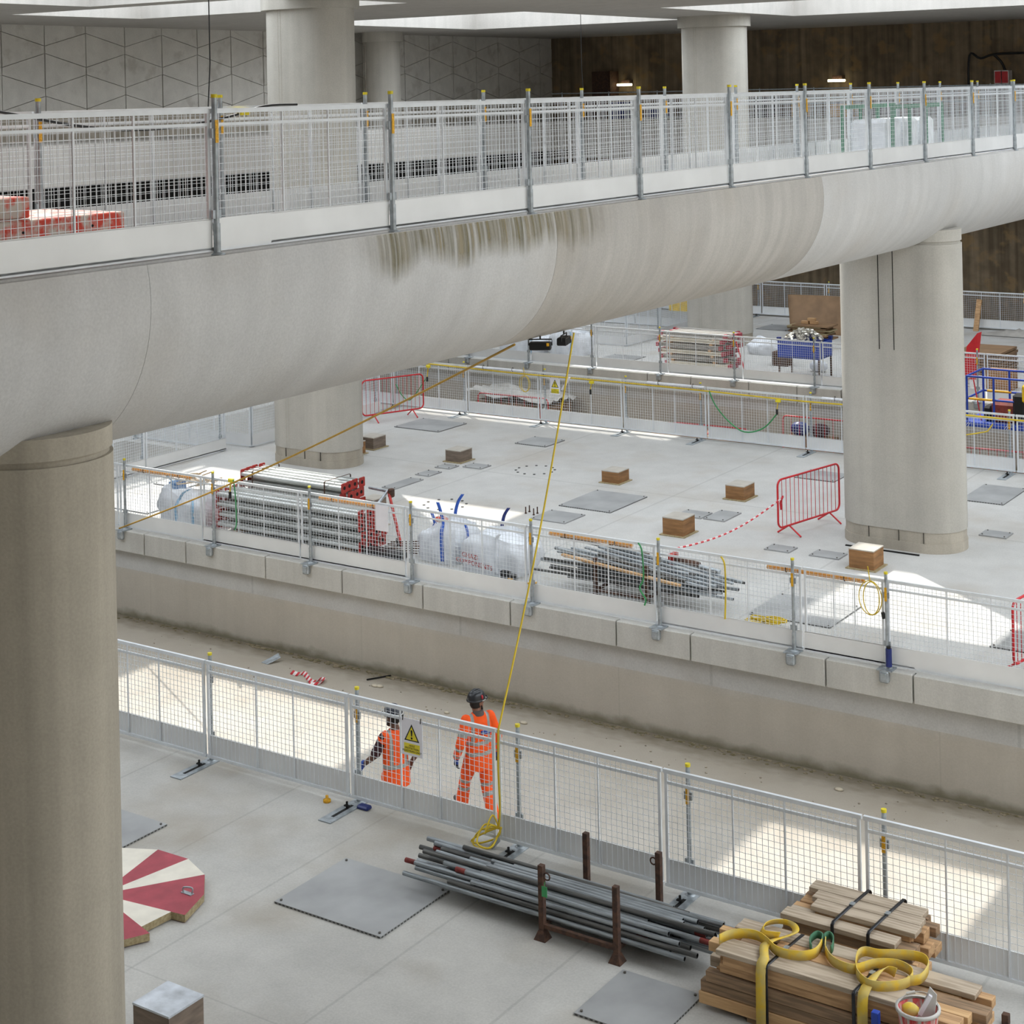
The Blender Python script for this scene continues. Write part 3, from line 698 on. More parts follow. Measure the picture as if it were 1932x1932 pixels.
# timber stacks ------------------------------------------------------------
def beam(x0, x1, y0, y1, z0, z1, m, label, group):
    o = MB().box(x0, x1, y0, y1, z0, z1, b=.004).build('timber_beam', m, None, ((x0+x1)/2, (y0+y1)/2, z0)); return tag(o, label, 'timber', group)
rr = random.Random(8)
def wood_layers(xa, xb, ya, yb, z0, layers, hgt, lab, grp, jl=.28, jr=.3):
    z = z0
    for L_ in range(layers):
        y = ya+rr.uniform(-.03, .02); h = hgt*rr.uniform(.85, 1.1)
        while y < yb-.05:
            wd = min(rr.choice([.09, .11, .16, .2]), yb+.04-y)
            hh = h-rr.uniform(0, .012)
            beam(xa+rr.uniform(0, jl), xb-rr.uniform(0, jr), y, y+wd-.006, z, z+hh-.001, WOOD[rr.choice([0, 0, 1, 2, 3])], lab, grp)
            y += wd+rr.choice([0, 0, 0, .03])
        z += h
    return z
for xx in (-6.6, -5.2): beam(xx-.05, xx+.05, 13.2, 13.75, S, S+.05, WOOD[2], 'bearer timber under the strapped stack in the bottom right corner', 'bearers under the timber stacks')
zt = wood_layers(-7.12, -4.6, 13.2, 13.76, S+.05, 5, .098, 'rough sawn timber in the strapped stack under the yellow slings', 'timbers of the front stack')
TOP1 = zt+.045
for i, (ya, yb, xa, xb) in enumerate(((13.16, 13.41, -6.92, -5.0), (13.42, 13.6, -6.5, -5.3), (13.61, 13.8, -6.95, -4.75))):
    beam(xa, xb, ya, yb, zt, zt+.045, WOOD[1 if i != 1 else 0], ['wide weathered plank on the front edge of the timber stack under the slings', 'pale plank in the middle of the top of the front timber stack', 'plank at the back of the top of the front timber stack'][i], None)
for xx in (-6.4, -5.75): beam(xx-.05, xx+.05, 14.1, 14.75, S, S+.05, WOOD[2], 'bearer timber under the far strapped timber stack by the fence', 'bearers under the far timber stack')
z2 = wood_layers(-6.75, -5.35, 14.08, 14.8, S+.05, 5, .1, 'sawn timber in the strapped stack beside the front fence', 'timbers of the stack by the fence', .15, .32)
pl = [(14.06, 14.22, -6.72, -5.62), (14.24, 14.4, -6.5, -5.5), (14.41, 14.56, -6.56, -5.52), (14.57, 14.74, -6.66, -5.56)]
for i, (ya, yb, xa, xb) in enumerate(pl):
    dz = (0, .05, .05, .05)[i]
    if dz: beam(xa+.04, xb-.05, ya+.01, yb-.01, z2, z2+.05, WOOD[0], 'packing plank under the top planks of the stack by the fence', 'packing planks by the fence')
    beam(xa, xb, ya, yb, z2+dz, z2+dz+.048, WOOD[1], f'weathered top plank of the stack by the fence, {ORD[i]} from the near side', None)
TOP2 = z2+.1
def strap(x, y0, y1, ztop, zbot, label, skew=0.):
    pts = [(x, y0-.012, zbot), (x, y0-.012, ztop-.02), (x+.005, y0+.01, ztop+.004), (x+skew*.5, (y0+y1)/2, ztop+.006), (x+skew, y1-.01, ztop+.004), (x+skew, y1+.012, ztop-.02), (x+skew, y1+.012, zbot)]
    t = thing('strap', label, 'strap', (x, y0, ztop))
    MB().ribbon(pts, Vector((.032, 0, 0)), .003).build('band', M['blackw'], t)
    ym = (y0+y1)/2+.02
    MB().box(x+skew*.5-.02, x+skew*.5+.02, ym-.03, ym+.03, ztop+.004, ztop+.016).build('buckle', M['galv'], t)
strap(-6.42, 13.14, 13.8, TOP1, S+.05, 'left black band round the timber stack under the yellow slings', .05)
strap(-5.62, 13.14, 13.8, TOP1, S+.05, 'right black band round the timber stack under the yellow slings', .04)
strap(-6.2, 14.05, 14.8, TOP2, S+.3, 'left black band round the timber stack by the fence', .05)
strap(-5.86, 14.05, 14.8, TOP2, S+.3, 'right black band round the timber stack by the fence', .05)
# yellow lifting slings, standing on edge in loops
def Q(px, py, dz=0.): return P(px, py, TOP1+.05+dz)
UP = Vector((0, 0, .085))
def sling(label, top_px, drop_px, eye_px, xdrop):
    t = thing('lifting_sling', label, 'sling', Q(*top_px[0]))
    pts = smooth([Q(a, c, d) for a, c, d in [(q+(0,))[:3] for q in top_px]], 7)
    MB().ribbon(pts, UP, .007).build('webbing', M['sling'], t)
    e = smooth([Q(a, c) for a, c in eye_px], 7)
    MB().ribbon(e, UP*.75, .012).build('eye', M['sling_g'], t)
    d = [Q(*q) for q in drop_px]
    yf = 13.115
    p3 = Vector((xdrop, 13.2, TOP1+.03)); p4 = Vector((xdrop, yf+.02, TOP1)); p5 = Vector((xdrop, yf, TOP1-.08)); p6 = Vector((xdrop, yf-.01, S+.02))
    pp = smooth(d+[p3], 5)[:-1]; n0 = len(pp)
    wv = [Vector((.03+.06*i/n0, 0, .085*(1-i/n0))) for i in range(n0)]+[Vector((.09, 0, 0))]*4
    MB().ribbon(pp+[p3, p4, p5, p6], wv, .007).build('hanging_end', M['sling'], t)
    return t
sling('left yellow lifting sling looped over the front timber stack',
      [(1357, 1772), (1378, 1763), (1404, 1761), (1428, 1765), (1446, 1776), (1464, 1793), (1490, 1801), (1519, 1803), (1540, 1796), (1551, 1780)],
      [(1470, 1767), (1440, 1762), (1440, 1748), (1455, 1740), (1478, 1739), (1497, 1746), (1501, 1758), (1485, 1766), (1455, 1775), (1442, 1786)],
      [(1551, 1778), (1552, 1768), (1542, 1763), (1531, 1770), (1528, 1780), (1531, 1789)], P(1441, 1815, TOP1).x)
sling('right yellow lifting sling coiled on the front timber stack',
      [(1558, 1776), (1558, 1794), (1574, 1815), (1610, 1828), (1652, 1818), (1695, 1820), (1721, 1836), (1713, 1853), (1676, 1861), (1640, 1857), (1617, 1836), (1617, 1806), (1631, 1795), (1660, 1800), (1708, 1801), (1742, 1808), (1752, 1824), (1738, 1846), (1712, 1851)],
      [(1690, 1835), (1672, 1828), (1655, 1836)],
      [(1558, 1778), (1556, 1768), (1565, 1764), (1572, 1772), (1571, 1786), (1568, 1792)], P(1641, 1862, TOP1).x)
# bucket of tools
bc = PY(1732, 1899, 12.86); BZ = bc.z-.335
o = MB().box(bc.x-.22, bc.x+.3, bc.y-.2, bc.y+.19, S, BZ, b=.006).build('timber_block', WOOD[1], None, (bc.x, bc.y, S)); tag(o, 'timber block under the red bucket', 'timber')
t = thing('bucket', 'red paint splashed bucket full of tools in front of the timber stack', 'bucket', (bc.x, bc.y, BZ))
MB().lathe([(0, 0), (.125, 0), (.163, .315), (.157, .315), (.12, .012), (0, .012)], (bc.x, bc.y, BZ), 28).build('body', M['bucket'], t)
MB().lathe([(.16, .312), (.178, .312), (.178, .335), (.156, .335)], (bc.x, bc.y, BZ), 28).build('rim', M['bucket_w'], t)
MB().tube(smooth([(bc.x-.17, bc.y, BZ+.32), (bc.x-.12, bc.y+.1, BZ+.36), (bc.x, bc.y+.15, BZ+.38), (bc.x+.12, bc.y+.1, BZ+.36), (bc.x+.17, bc.y, BZ+.32)], 5), .004, 6).tube([(bc.x-.13, bc.y+.09, BZ+.36), (bc.x-.07, bc.y+.125, BZ+.375)], .013, 8).build('handle', M['bucket_w'], t)
t = thing('trowel', 'flat pale trowel sticking up out of the red bucket', 'trowel', (bc.x+.05, bc.y, BZ+.2))
MB().add([(bc.x+.0, bc.y-.03, BZ+.25), (bc.x+.13, bc.y-.0, BZ+.25), (bc.x+.15, bc.y+.02, BZ+.46), (bc.x+.1, bc.y+.0, BZ+.52), (bc.x+.0, bc.y-.03, BZ+.25+.0)][:4]+[(bc.x, bc.y-.022, BZ+.25), (bc.x+.13, bc.y+.008, BZ+.25), (bc.x+.15, bc.y+.028, BZ+.46), (bc.x+.1, bc.y+.008, BZ+.52)],
         [(0, 1, 2, 3), (7, 6, 5, 4), (0, 4, 5, 1), (1, 5, 6, 2), (2, 6, 7, 3), (3, 7, 4, 0)]).build('blade', M['bucket_w'], t)
MB().bar((bc.x+.03, bc.y-.04, BZ+.3), (bc.x+.11, bc.y-.01, BZ+.46), .03).build('grip', M['paper'], t)
o = MB().ball((bc.x-.06, bc.y-.01, BZ+.30), (.075, .06, .05), 10).build('sponge', M['sling'], None, (bc.x-.06, bc.y, BZ+.27)); tag(o, 'yellow sponge lying in the red bucket', 'sponge')
p = PY(1652, 1908, 12.95)
o = MB().box(p.x-.03, p.x+.03, p.y-.03, p.y+.03, S, p.z, b=.004).build('blue_tube', M['blue'], None, (p.x, p.y, S)); tag(o, 'short blue square tube standing in front of the timber stack', 'tube')
p = P(1898, 1932, S)
o = MB().box(p.x-.03, p.x+.03, p.y-.03, p.y+.03, S, S+.09, b=.004).build('tube_stub', M['rust'], None, (p.x, p.y, S)); tag(o, 'rusty tube stub standing in the bottom right corner', 'tube')
p = P(617, 1513, S)
o = MB().lathe([(0, 0), (.045, 0), (.045, .03), (.018, .04), (.018, .075), (0, .08)], (p.x, p.y, S), 14).build('yellow_bung', M['lab'], None, (p.x, p.y, S)); tag(o, 'loose yellow plastic cap on the floor beside the front fence', 'cap')
p = P(690, 1527, S)
o = MB().box(p.x-.1, p.x+.06, p.y-.05, p.y+.05, S, S+.045, b=.015).build('blue_clamp', M['navy'], None, (p.x, p.y, S)); tag(o, 'dark blue clamp under the front fence near the warning sign', 'clamp')
# warning sign on the fence
def warning_sign(x0, x1, z0, z1, y, label, lines):
    t = thing('warning_sign', label, 'sign', ((x0+x1)/2, y, z0))
    MB().box(x0, x1, y-.003, y, z0, z1).build('sheet', M['paper'], t)
    wd = x1-x0; hh = z1-z0; cx = (x0+x1)/2
    def pr(poly, dy, m, nm):
        v = [(cx+a*wd, y-.003-dy, z0+c*hh) for a, c in poly]; w2 = [(q[0], y-.0032, q[2]) for q in v]; n = len(v)
        return MB().add(v+w2, [tuple(range(n)), tuple(range(2*n-1, n-1, -1))]+[(i, n+i, n+(i+1) % n, (i+1) % n) for i in range(n)]).build(nm, m, t)
    pr([(-.36, .40), (.36, .40), (.0, .86)], .0012, M['ink'], 'triangle_border')
    pr([(-.28, .43), (.28, .43), (.0, .79)], .002, M['sign_y'], 'triangle')
    pr([(-.022, .53), (.022, .53), (.05, .68), (.03, .70), (-.03, .70), (-.05, .68)], .0028, M['ink'], 'exclamation_mark')
    pr([(.045*math.cos(2*PI*i/14), .48+.032*math.sin(2*PI*i/14)) for i in range(14)], .0028, M['ink'], 'exclamation_dot')
    pr([(-.38, .07), (.38, .07), (.38, .33), (-.38, .33)], .0012, M['sign_y'], 'text_panel')
    for i, s_ in enumerate(lines):
        text(s_, hh*.075, M['ink'], t, plane_mx((cx-WORLD[t.name].x, -.0045, hh*(.27-.075*i)), (1, 0, 0), (0, 0, 1)))
    for xx in (x0+.02, x1-.02): MB().tube([(xx, y-.004, z1-.03), (xx+.008, y-.008, z1+.03)], .006, 6).build('cable_tie', M['black'], t)
    return t
warning_sign(-11.745, -11.455, 2.385, 2.80, 14.905, 'yellow triangle warning sign on the front fence beside the walkers', ['HOLE', 'PROTECTION', 'PEDESTRIAN ONLY'])
# yellow cable dropping from the bridge, tied off in a coil on the fence
ca = PX(1083, 628, -10.6); cbv = PY(940, 1378, 14.9)
t = thing('yellow_cable', 'yellow cable hanging from the bridge to a coil on the front fence', 'cable', (cbv.x, 14.88, S))
pts = [ca.lerp(cbv, i/12)+Vector((0, 0, -.55*math.sin(PI*i/12)*.35)) for i in range(13)]
low = PY(941, 1562, 14.87)
MB().tube(pts+smooth([cbv, PY(940, 1450, 14.88), PY(943, 1520, 14.88), low], 4)[1:], .011, 7).build('cord', M['ycab'], t)
b = MB()
for i, (qa, qb, qc) in enumerate((((890, 1610), (905, 1616), (938, 1580)), ((893, 1600), (922, 1608), (944, 1566)), ((915, 1572), (925, 1558), (935, 1560)), ((900, 1590), (925, 1600), (940, 1575)))):
    lp = [low, PY(qa[0]+14, qa[1]-34, 14.85), PY(qa[0], qa[1], 14.82-.05*i), PY(qb[0], qb[1], 14.82-.05*i), PY(qc[0], qc[1], 14.85)]
    lp = [Vector((q.x, q.y, max(q.z, S+.015))) for q in lp]
    b.tube(smooth(lp, 6, True), .010, 6, closed=True)
b.build('coil', M['ycab'], t)
p = P(930, 1592, S+.06)
MB().tube([p+Vector((-.03, 0, -.04)), p+Vector((.05, .03, .05))], .032, 10).build('plug', M['galv'], t)

# ---------------------------------------------------------------- on the bridge
def form_box(x0, x1, y0, y1, z0, z1, label):
    t = thing('red_formwork', label, 'formwork', ((x0+x1)/2, (y0+y1)/2, z0), 0, 'red formwork on the bridge')
    MB().box(x0, x1, y0, y1, z0, z1, b=.01).build('frame', M['red_o'], t)
    b = MB()
    for i in range(5):
        yy = y0+(y1-y0)*(i+.5)/5; b.tube([(x1, yy, (z0+z1)/2), (x1+.004, yy, (z0+z1)/2)], .012, 8)
    b.build('bolt_hole', M['hollow'], t)
    MB().box(x0+.05, x1-.05, y0+.06, y1-.06, z1-.004, z1+.002).build('face_sheet', M['red_o'], t)
form_box(-11.6, -10.6, 6.4, 9.9, DECK+.001, DECK+.18, 'scratched red formwork panel on the bridge deck, lowest of its pile')
form_box(-11.6, -10.6, 6.3, 9.86, DECK+.185, DECK+.37, 'red and cream formwork panel on the bridge deck, middle of its pile')
form_box(-11.9, -10.7, 5.6, 8.95, DECK+.38, DECK+.55, 'short red formwork panel lying on top of the pile on the bridge')
t = thing('bridge_cable', 'black cable sagging along the far fence of the bridge', 'cable', (-12.1, 9, 9.6))
MB().tube(smooth([PX(-40, 205, -12.15), PX(40, 218, -12.15), PX(90, 228, -12.15), PX(150, 238, -12.15), PX(220, 245, -12.15), PX(300, 243, -12.15), PX(370, 234, -12.15), PX(440, 218, -12.15), PX(500, 200, -12.15), PX(560, 197, -12.15)], 5), .014, 7).build('cord', M['black'], t)
MB().box(-12.18, -12.11, 12.9, 13.05, 9.62, 9.7, b=.01).build('yellow_connector', M['capy'], t)
p = PX(603, 400, -10.4)
o = MB().box(-10.5, -10.38, p.y-.1, p.y+.12, DECK, DECK+.05, b=.01).tube([(-10.45, p.y, DECK+.05), (-10.42, p.y+.12, DECK+.12)], .01, 6).build('bridge_scrap', M['black'], None, (-10.45, p.y, DECK)); tag(o, 'small black scrap on the bridge deck behind the near fence', 'scrap')
t = thing('tool_cage', 'green framed cage with white sacks on the bridge deck', 'cage', (-11.1, 28.3, DECK))
b = MB()
for yy in (27.2, 28.0, 28.8, 29.6):
    for xx in (-11.5, -10.6): b.box(xx-.025, xx+.025, yy-.025, yy+.025, DECK, DECK+.92)
for xx in (-11.5, -10.6): b.box(xx-.03, xx+.03, 27.2, 29.6, DECK+.88, DECK+.95)
b.build('frame', M['greenp'], t)
for yy in (27.22, 28.02, 28.82): MB().box(-11.4, -10.7, yy+.05, yy+.68, DECK+.02, DECK+.7, b=.06).build('sack', M['bag'], t)
# flood lights under the bridge
def flood(p, label, rz):
    t = thing('flood_light', label, 'lamp', p, rz, 'flood lights under the bridge')
    MB().box(-.125, .125, -.06, .06, -.12, -.03, b=.012).build('housing', M['black'], t)
    MB().tube([(-.132, 0, -.07), (-.132, 0, .0), (.132, 0, .0), (.132, 0, -.07)], .008, 6).tube([(0, 0, .0), (0, 0, .04)], .01, 6).build('bracket', M['black'], t)
    MB().box(-.11, .11, -.064, -.058, -.11, -.04).build('lens', M['dark'], t)
    MB().box(.075, .105, -.068, -.06, -.07, -.035).build('warning_label', M['lab'], t)
flood((-10.55, 16.1, 6.965), 'black flood light hanging under the bridge, left of two', .5)
flood((-10.56, 16.62, 6.955), 'black flood light hanging under the bridge, right of two', 1.9)
t = thing('ochre_cable', 'long ochre cable slung from under the bridge to the left platform edge', 'cable', (-10.6, 15.6, 6.97))
e0, e1 = Vector((-10.65, 15.72, 6.95)), P(225, 997, S+.1)
MB().tube([e0.lerp(e1, i/14)+Vector((0, 0, -1.0*math.sin(PI*i/14)*.12)) for i in range(15)], .014, 7).build('cord', M['ocab'], t)
for a, (px, bot, lab) in enumerate(((395, 190, 'thin black cable hanging from the roof behind the bridge, left of two'), (1096, 172, 'thin grey cable hanging from the roof behind the bridge, right of two'))):
    y_ = 24 if a == 0 else 46
    q = PY(px, 60, y_); q0 = PY(px-6 if a == 0 else px+8, bot+40, y_)
    o = MB().tube([(q.x, q.y, ZR+1), (q.x, q.y, 10.5), (q0.x, q0.y, 8.9)], .012, 6).build('hanging_cable', M['black'], None, (q.x, q.y, 9)); tag(o, lab, 'cable')
# ---------------------------------------------------------------- middle platform
for x0, x1, y0, y1, lab in (
    (-17.87, -16.69, 27.8, 29.25, 'largest grey plate in the middle of the middle platform'), (-17.8, -17.02, 26.68, 27.42, 'grey plate just in front of the largest plate, by four bolts'),
    (-15.51, -14.97, 28.25, 28.73, 'left of two small plates behind the plywood box near the hanging tape'), (-14.93, -14.49, 28.27, 29.0, 'right of two small plates behind the plywood box near the hanging tape'),
    (-13.03, -12.55, 26.92, 27.29, 'small plate in front of the red barrier'), (-12.19, -11.64, 26.95, 27.35, 'small plate between the red barrier and the box at the pillar foot'),
    (-25.6, -24.25, 32.45, 33.62, 'large grey plate near the back fence, left of centre'), (-21.9, -21.05, 32.25, 33.08, 'grey plate near the back fence, right of the larger one'),
    (-22.05, -21.65, 29.34, 29.7, 'small square plate just in front of the dark plywood box'), (-21.54, -21.05, 29.67, 30.07, 'small plate right of the dark plywood box'),
    (-22.0, -21.63, 28.57, 29.04, 'second small plate in front of the dark plywood box'), (-21.9, -21.55, 27.3, 28.28, 'plate at the corner of the sunlit patch beside the shoring legs'),
    (-14.85, -13.97, 32.2, 32.98, 'grey plate behind the red barrier'), (-11.25, -10.4, 32.0, 33.45, 'large grey plate right of the slotted pillar'),
    (-10.1, -9.6, 29.65, 30.06, 'small plate right of the foot of the slotted pillar'), (-11.66, -10.3, 23.48, 24.68, 'large ribbed plate behind the fence, in front of the pillar'),
    (-8.0, -6.9, 23.85, 24.72, 'dark ribbed plate at the right edge behind the fence'), (-25.9, -24.6, 23.3, 24.4, 'ribbed plate behind the fence beside the left bulk bag'),
    (-26.4, -25.5, 25.2, 26.0, 'plate on the floor between the left bulk bag and the pen')):
    cover_plate(x0, x1, y0, y1, lab)
for x, y, sx, sy, hh, m, lab in (
    (-22.2, 29.95, .40, .45, .27, 'ply_grey', 'dark plywood box near the middle, left of the largest plate'), (-18.14, 29.9, .40, .44, .26, 'ply', 'brown plywood box behind the largest steel plate'),
    (-15.27, 29.88, .40, .48, .29, 'ply', 'brown plywood box between the barrier tape and the back fence'), (-15.06, 26.93, .42, .46, .33, 'ply', 'nearest brown plywood box, beside the end of the barrier tape'),
    (-11.3, 26.6, .44, .44, .34, 'ply', 'brown plywood box at the foot of the slotted pillar'), (-24.78, 30.12, .40, .46, .28, 'ply_grey', 'grey brown plywood box right of the pillar behind the shoring legs'),
    (-24.72, 29.42, .40, .34, .3, 'ply', 'orange brown plywood box half hidden by the pillar'), (-20.25, 24.6, .3, .4, .55, 'ply_grey', 'plywood box half hidden behind the red plates of the shoring legs')):
    covered_box(x, y, sx, sy, hh, lab, side=M[m])
# starter bars, bolt groups cast in the slab
for i, (px, py) in enumerate(((992, 969), (999, 966), (1007, 972), (1014, 969))):
    p = P(px, py, S); o = MB().tube([(p.x, p.y, S), (p.x, p.y, S+.13)], .012, 8).tube([(p.x, p.y, S), (p.x, p.y, S+.02)], .022, 8).build('starter_bolt', M['rust'], None, (p.x, p.y, S))
    tag(o, 'short threaded bolt standing up in the sunlit patch', 'bolt', 'four bolts standing in the sunlit patch')
for cx_, cy_, n_, where in ((P(840, 952, S).x, P(840, 952, S).y, 10, 'in the sunlit patch behind the bulk bags'), (P(1010, 887, S).x, P(1010, 887, S).y, 12, 'in the floor behind the largest plate')):
    for i in range(n_):
        a = 2*PI*i/n_; xx, yy = cx_+.42*math.cos(a), cy_+.42*math.sin(a)
        o = MB().tube([(xx, yy, S), (xx, yy, S+.012)], .028, 8).build('anchor_cap', M['plate_d'], None, (xx, yy, S)); tag(o, f'dark anchor cap, one of a ring {where}', 'anchor cap', f'ring of anchor caps {where}')
# pedestrian barriers
def barrier(p, q, label, h=1.05, lie=None, z=S, n=15):
    p, q = Vector(p), Vector(q); d = (q-p); L_ = d.length; ang = math.atan2(d.y, d.x)
    t = thing('pedestrian_barrier', label, 'barrier', (p.x, p.y, z), ang, None)
    if lie is not None: t.rotation_euler = (lie, 0, ang)
    r = .12; zb_ = .18
    loop = []
    for cx_, cz_, a_0 in ((L_-r, zb_+r, -90), (L_-r, h-r, 0), (r, h-r, 90), (r, zb_+r, 180)):
        for i in range(7):
            a = math.radians(a_0+15*i); loop.append((cx_+r*math.cos(a), 0, cz_+r*math.sin(a)))
    MB().tube(loop, .019, 8, closed=True).build('frame', M['red'], t)
    for i in range(1, n):
        xx = L_*i/n; MB().tube([(xx, 0, zb_), (xx, 0, h)], .006, 6).build('bar', M['red'], t)
    for xx in (.32, L_-.32):
        MB().tube([(xx, -.26, .012), (xx, 0, zb_), (xx, .26, .012)], .016, 8).build('foot', M['red'], t)
    return t
barrier((-13.12, 27.72, S), (-12.72, 29.55, S), 'red metal crowd barrier standing beside the slotted pillar')
barrier((-26.6, 32.45, S), (-25.9, 34.05, S), 'red metal crowd barrier half hidden behind the pillar near the back fence')
# barrier tape from the barrier to the tube pile
t = thing('barrier_tape', 'red and white twisted barrier tape strung from the barrier to the tube pile', 'tape', (-13.0, 27.8, S+.6))
ta = Vector((-13.08, 27.85, S+.72)); tb_ = PY(1270, 1036, 23.75); n = 40; b = MB()
for i in range(n):
    u0, u1 = i/n, (i+1)/n
    q0 = ta.lerp(tb_, u0)+Vector((0, 0, -.16*math.sin(PI*u0))); q1 = ta.lerp(tb_, u1)+Vector((0, 0, -.16*math.sin(PI*u1)))
    b.tube([q0, q1], .016, 6, i % 2, caps=False)
b.build('tape', [M['tape_r'], M['tape_w']], t)
MB().ribbon([ta+Vector((0, 0, .03)), ta+Vector((-.04, -.02, -.1)), ta+Vector((-.02, -.03, -.22))], Vector((.03, .03, 0)), .003).build('loose_end', M['tape_r'], t)

# aluminium shoring legs with red end plates
def leg_proto(L_):
    t = thing('shoring_leg', 'x', 'shoring leg', (0, 0, 0))
    b = MB()
    for yy in (-.045, .045): b.tube([(0, yy, .09), (L_, yy, .09)], .04, 12)
    b.box(.02, L_-.02, -.05, .05, .078, .102); b.box(.02, L_-.02, -.006, .006, .03, .15)
    b.build('tube', M['galv_l'], t)
    for xx in (-.012, L_):
        pb = MB()
        pts = [(-.085, .018), (-.067, 0), (.067, 0), (.085, .018), (.085, .162), (.067, .18), (-.067, .18), (-.085, .162)]
        hole = [(.036*math.cos(2*PI*i/16), .09+.036*math.sin(2*PI*i/16)) for i in range(16)]
        pb.add([(xx, y, z) for y, z in pts]+[(xx+.012, y, z) for y, z in pts], [tuple(range(8)), tuple(range(15, 7, -1))]+[(i, 8+i, 8+(i+1) % 8, (i+1) % 8) for i in range(8)])
        e = pb.build('end_plate', M['red_d'], t)
        xo = xx-.001 if xx < 0 else xx+.013
        MB().add([(xo, y, z) for y, z in hole], [tuple(range(16))]).build('socket_hole', M['hollow'], e)
    return t
M['galv_l'] = mat('aluminium tube', (206, 208, 206), .34, .45, var=.08, scale=3)
def legs(x0, L_, y0, rows, label, grp, dz=.186, dy=.183, jit=.04):
    proto = leg_proto(L_); first = True; rr = random.Random(int(L_*100))
    z = S+.07
    for k_, cnt in enumerate(rows):
        for i in range(cnt):
            loc = (x0+rr.uniform(-jit, jit), y0+.095+i*dy, z)
            if first: proto.location = loc; proto['label'] = label; proto['group'] = grp; first = False
            else: dup(proto, loc, None, label, grp)
        z += dz
        if k_ < len(rows)-1:
            pass
    return z
def batten(x, y0, y1, z, label, grp):
    o = MB().box(x-.045, x+.045, y0, y1, z, z+.069, b=.004).build('timber_batten', WOOD[3], None, (x, (y0+y1)/2, z)); tag(o, label, 'timber', grp)
for xx in (-22.0, -19.4): batten(xx, 22.97, 23.78, S, 'timber batten under the low stack of shoring legs', 'battens under the shoring legs')
for xx in (-22.2, -20.5): batten(xx, 23.8, 24.6, S, 'timber batten under the tall stack of shoring legs', 'battens under the tall shoring leg stack')
legs(-22.38, 3.42, 22.98, [4, 4, 4, 3], 'aluminium shoring leg with red end plates in the low front stack', 'low stack of shoring legs')
legs(-22.6, 2.5, 23.82, [4, 4, 4, 4, 4], 'aluminium shoring leg with red end plates in the tall back stack', 'tall stack of shoring legs')
for nm_, (xa, ya, yb, ztop, zbot, lab) in enumerate(((-22.25, 23.8, 24.56, S+1.005, S+.6, 'left dark strap round the tall stack of shoring legs'), (-20.45, 23.8, 24.56, S+1.005, S+.6, 'right dark strap round the tall stack of shoring legs'))):
    o = MB().ribbon([(xa, ya, zbot), (xa, ya, ztop-.02), (xa, ya+.02, ztop), (xa, yb-.02, ztop), (xa, yb, ztop-.02), (xa, yb, zbot)], Vector((.03, 0, 0)), .004).build('strap', M['rust'], None, (xa, ya, ztop)); tag(o, lab, 'strap')
# trestle frame leaning right of the shoring legs
t = thing('trestle', 'steel trestle with red and silver legs right of the shoring legs', 'trestle', (-19.2, 24.0, S))
A_, B_, C_, D_ = PY(697, 920, 24.62), PY(738, 928, 24.45), PY(757, 1030, 23.7), PY(712, 952, 24.2)
D_.z = max(D_.z, S+.03); C_.z = max(C_.z, S+.03)
for (a, c, m) in ((A_, B_, 'galv'), (B_+Vector((-.06, 0, 0)), C_, 'red_d'), (B_+Vector((-.1, .02, 0)), D_, 'galv'), (PY(680, 965, 24.1), PY(712, 950, 24.3), 'galv'), (C_+Vector((-.1, 0, .1)), C_+Vector((.1, -.2, .08)), 'black')):
    MB().tube([a, c], .028, 8).build('tube', M[m], t)
MB().box(B_.x-.05, B_.x+.05, B_.y-.06, B_.y+.06, B_.z-.1, B_.z+.06, b=.02).build('coupler', M['rust'], t)
for i in range(6):
    p = Vector((-18.9+.03*i, 23.35+.05*i, S+.02+.028*i)); o = MB().tube([p, p+Vector((.85, .12+.03*i, .06))], .011, 6).build('steel_bar', M['rust'], None, p); tag(o, 'thin dark steel bar lying at the right end of the shoring legs', 'bar', 'bars by the shoring legs')
o = MB().box(-19.6, -18.75, 23.0, 23.3, S, S+.14, b=.03).build('dark_scrap', M['black'], None, (-19.2, 23.1, S)); o.location.x += 0; tag(o, 'dark scrap block at the right end of the shoring legs', 'scrap')
o.location = (-18.62, 23.15, S); 
# paper sheet on the fence
p0, p1 = PY(708, 952, 22.24), PY(733, 1004, 22.24)
o = MB().box(p0.x, p1.x, 22.238, 22.242, p1.z, p0.z).build('paper_sheet', M['paper'], None, (p0.x, 22.24, p1.z)); tag(o, 'white paper sheet tied to the fence in front of the shoring legs', 'paper')

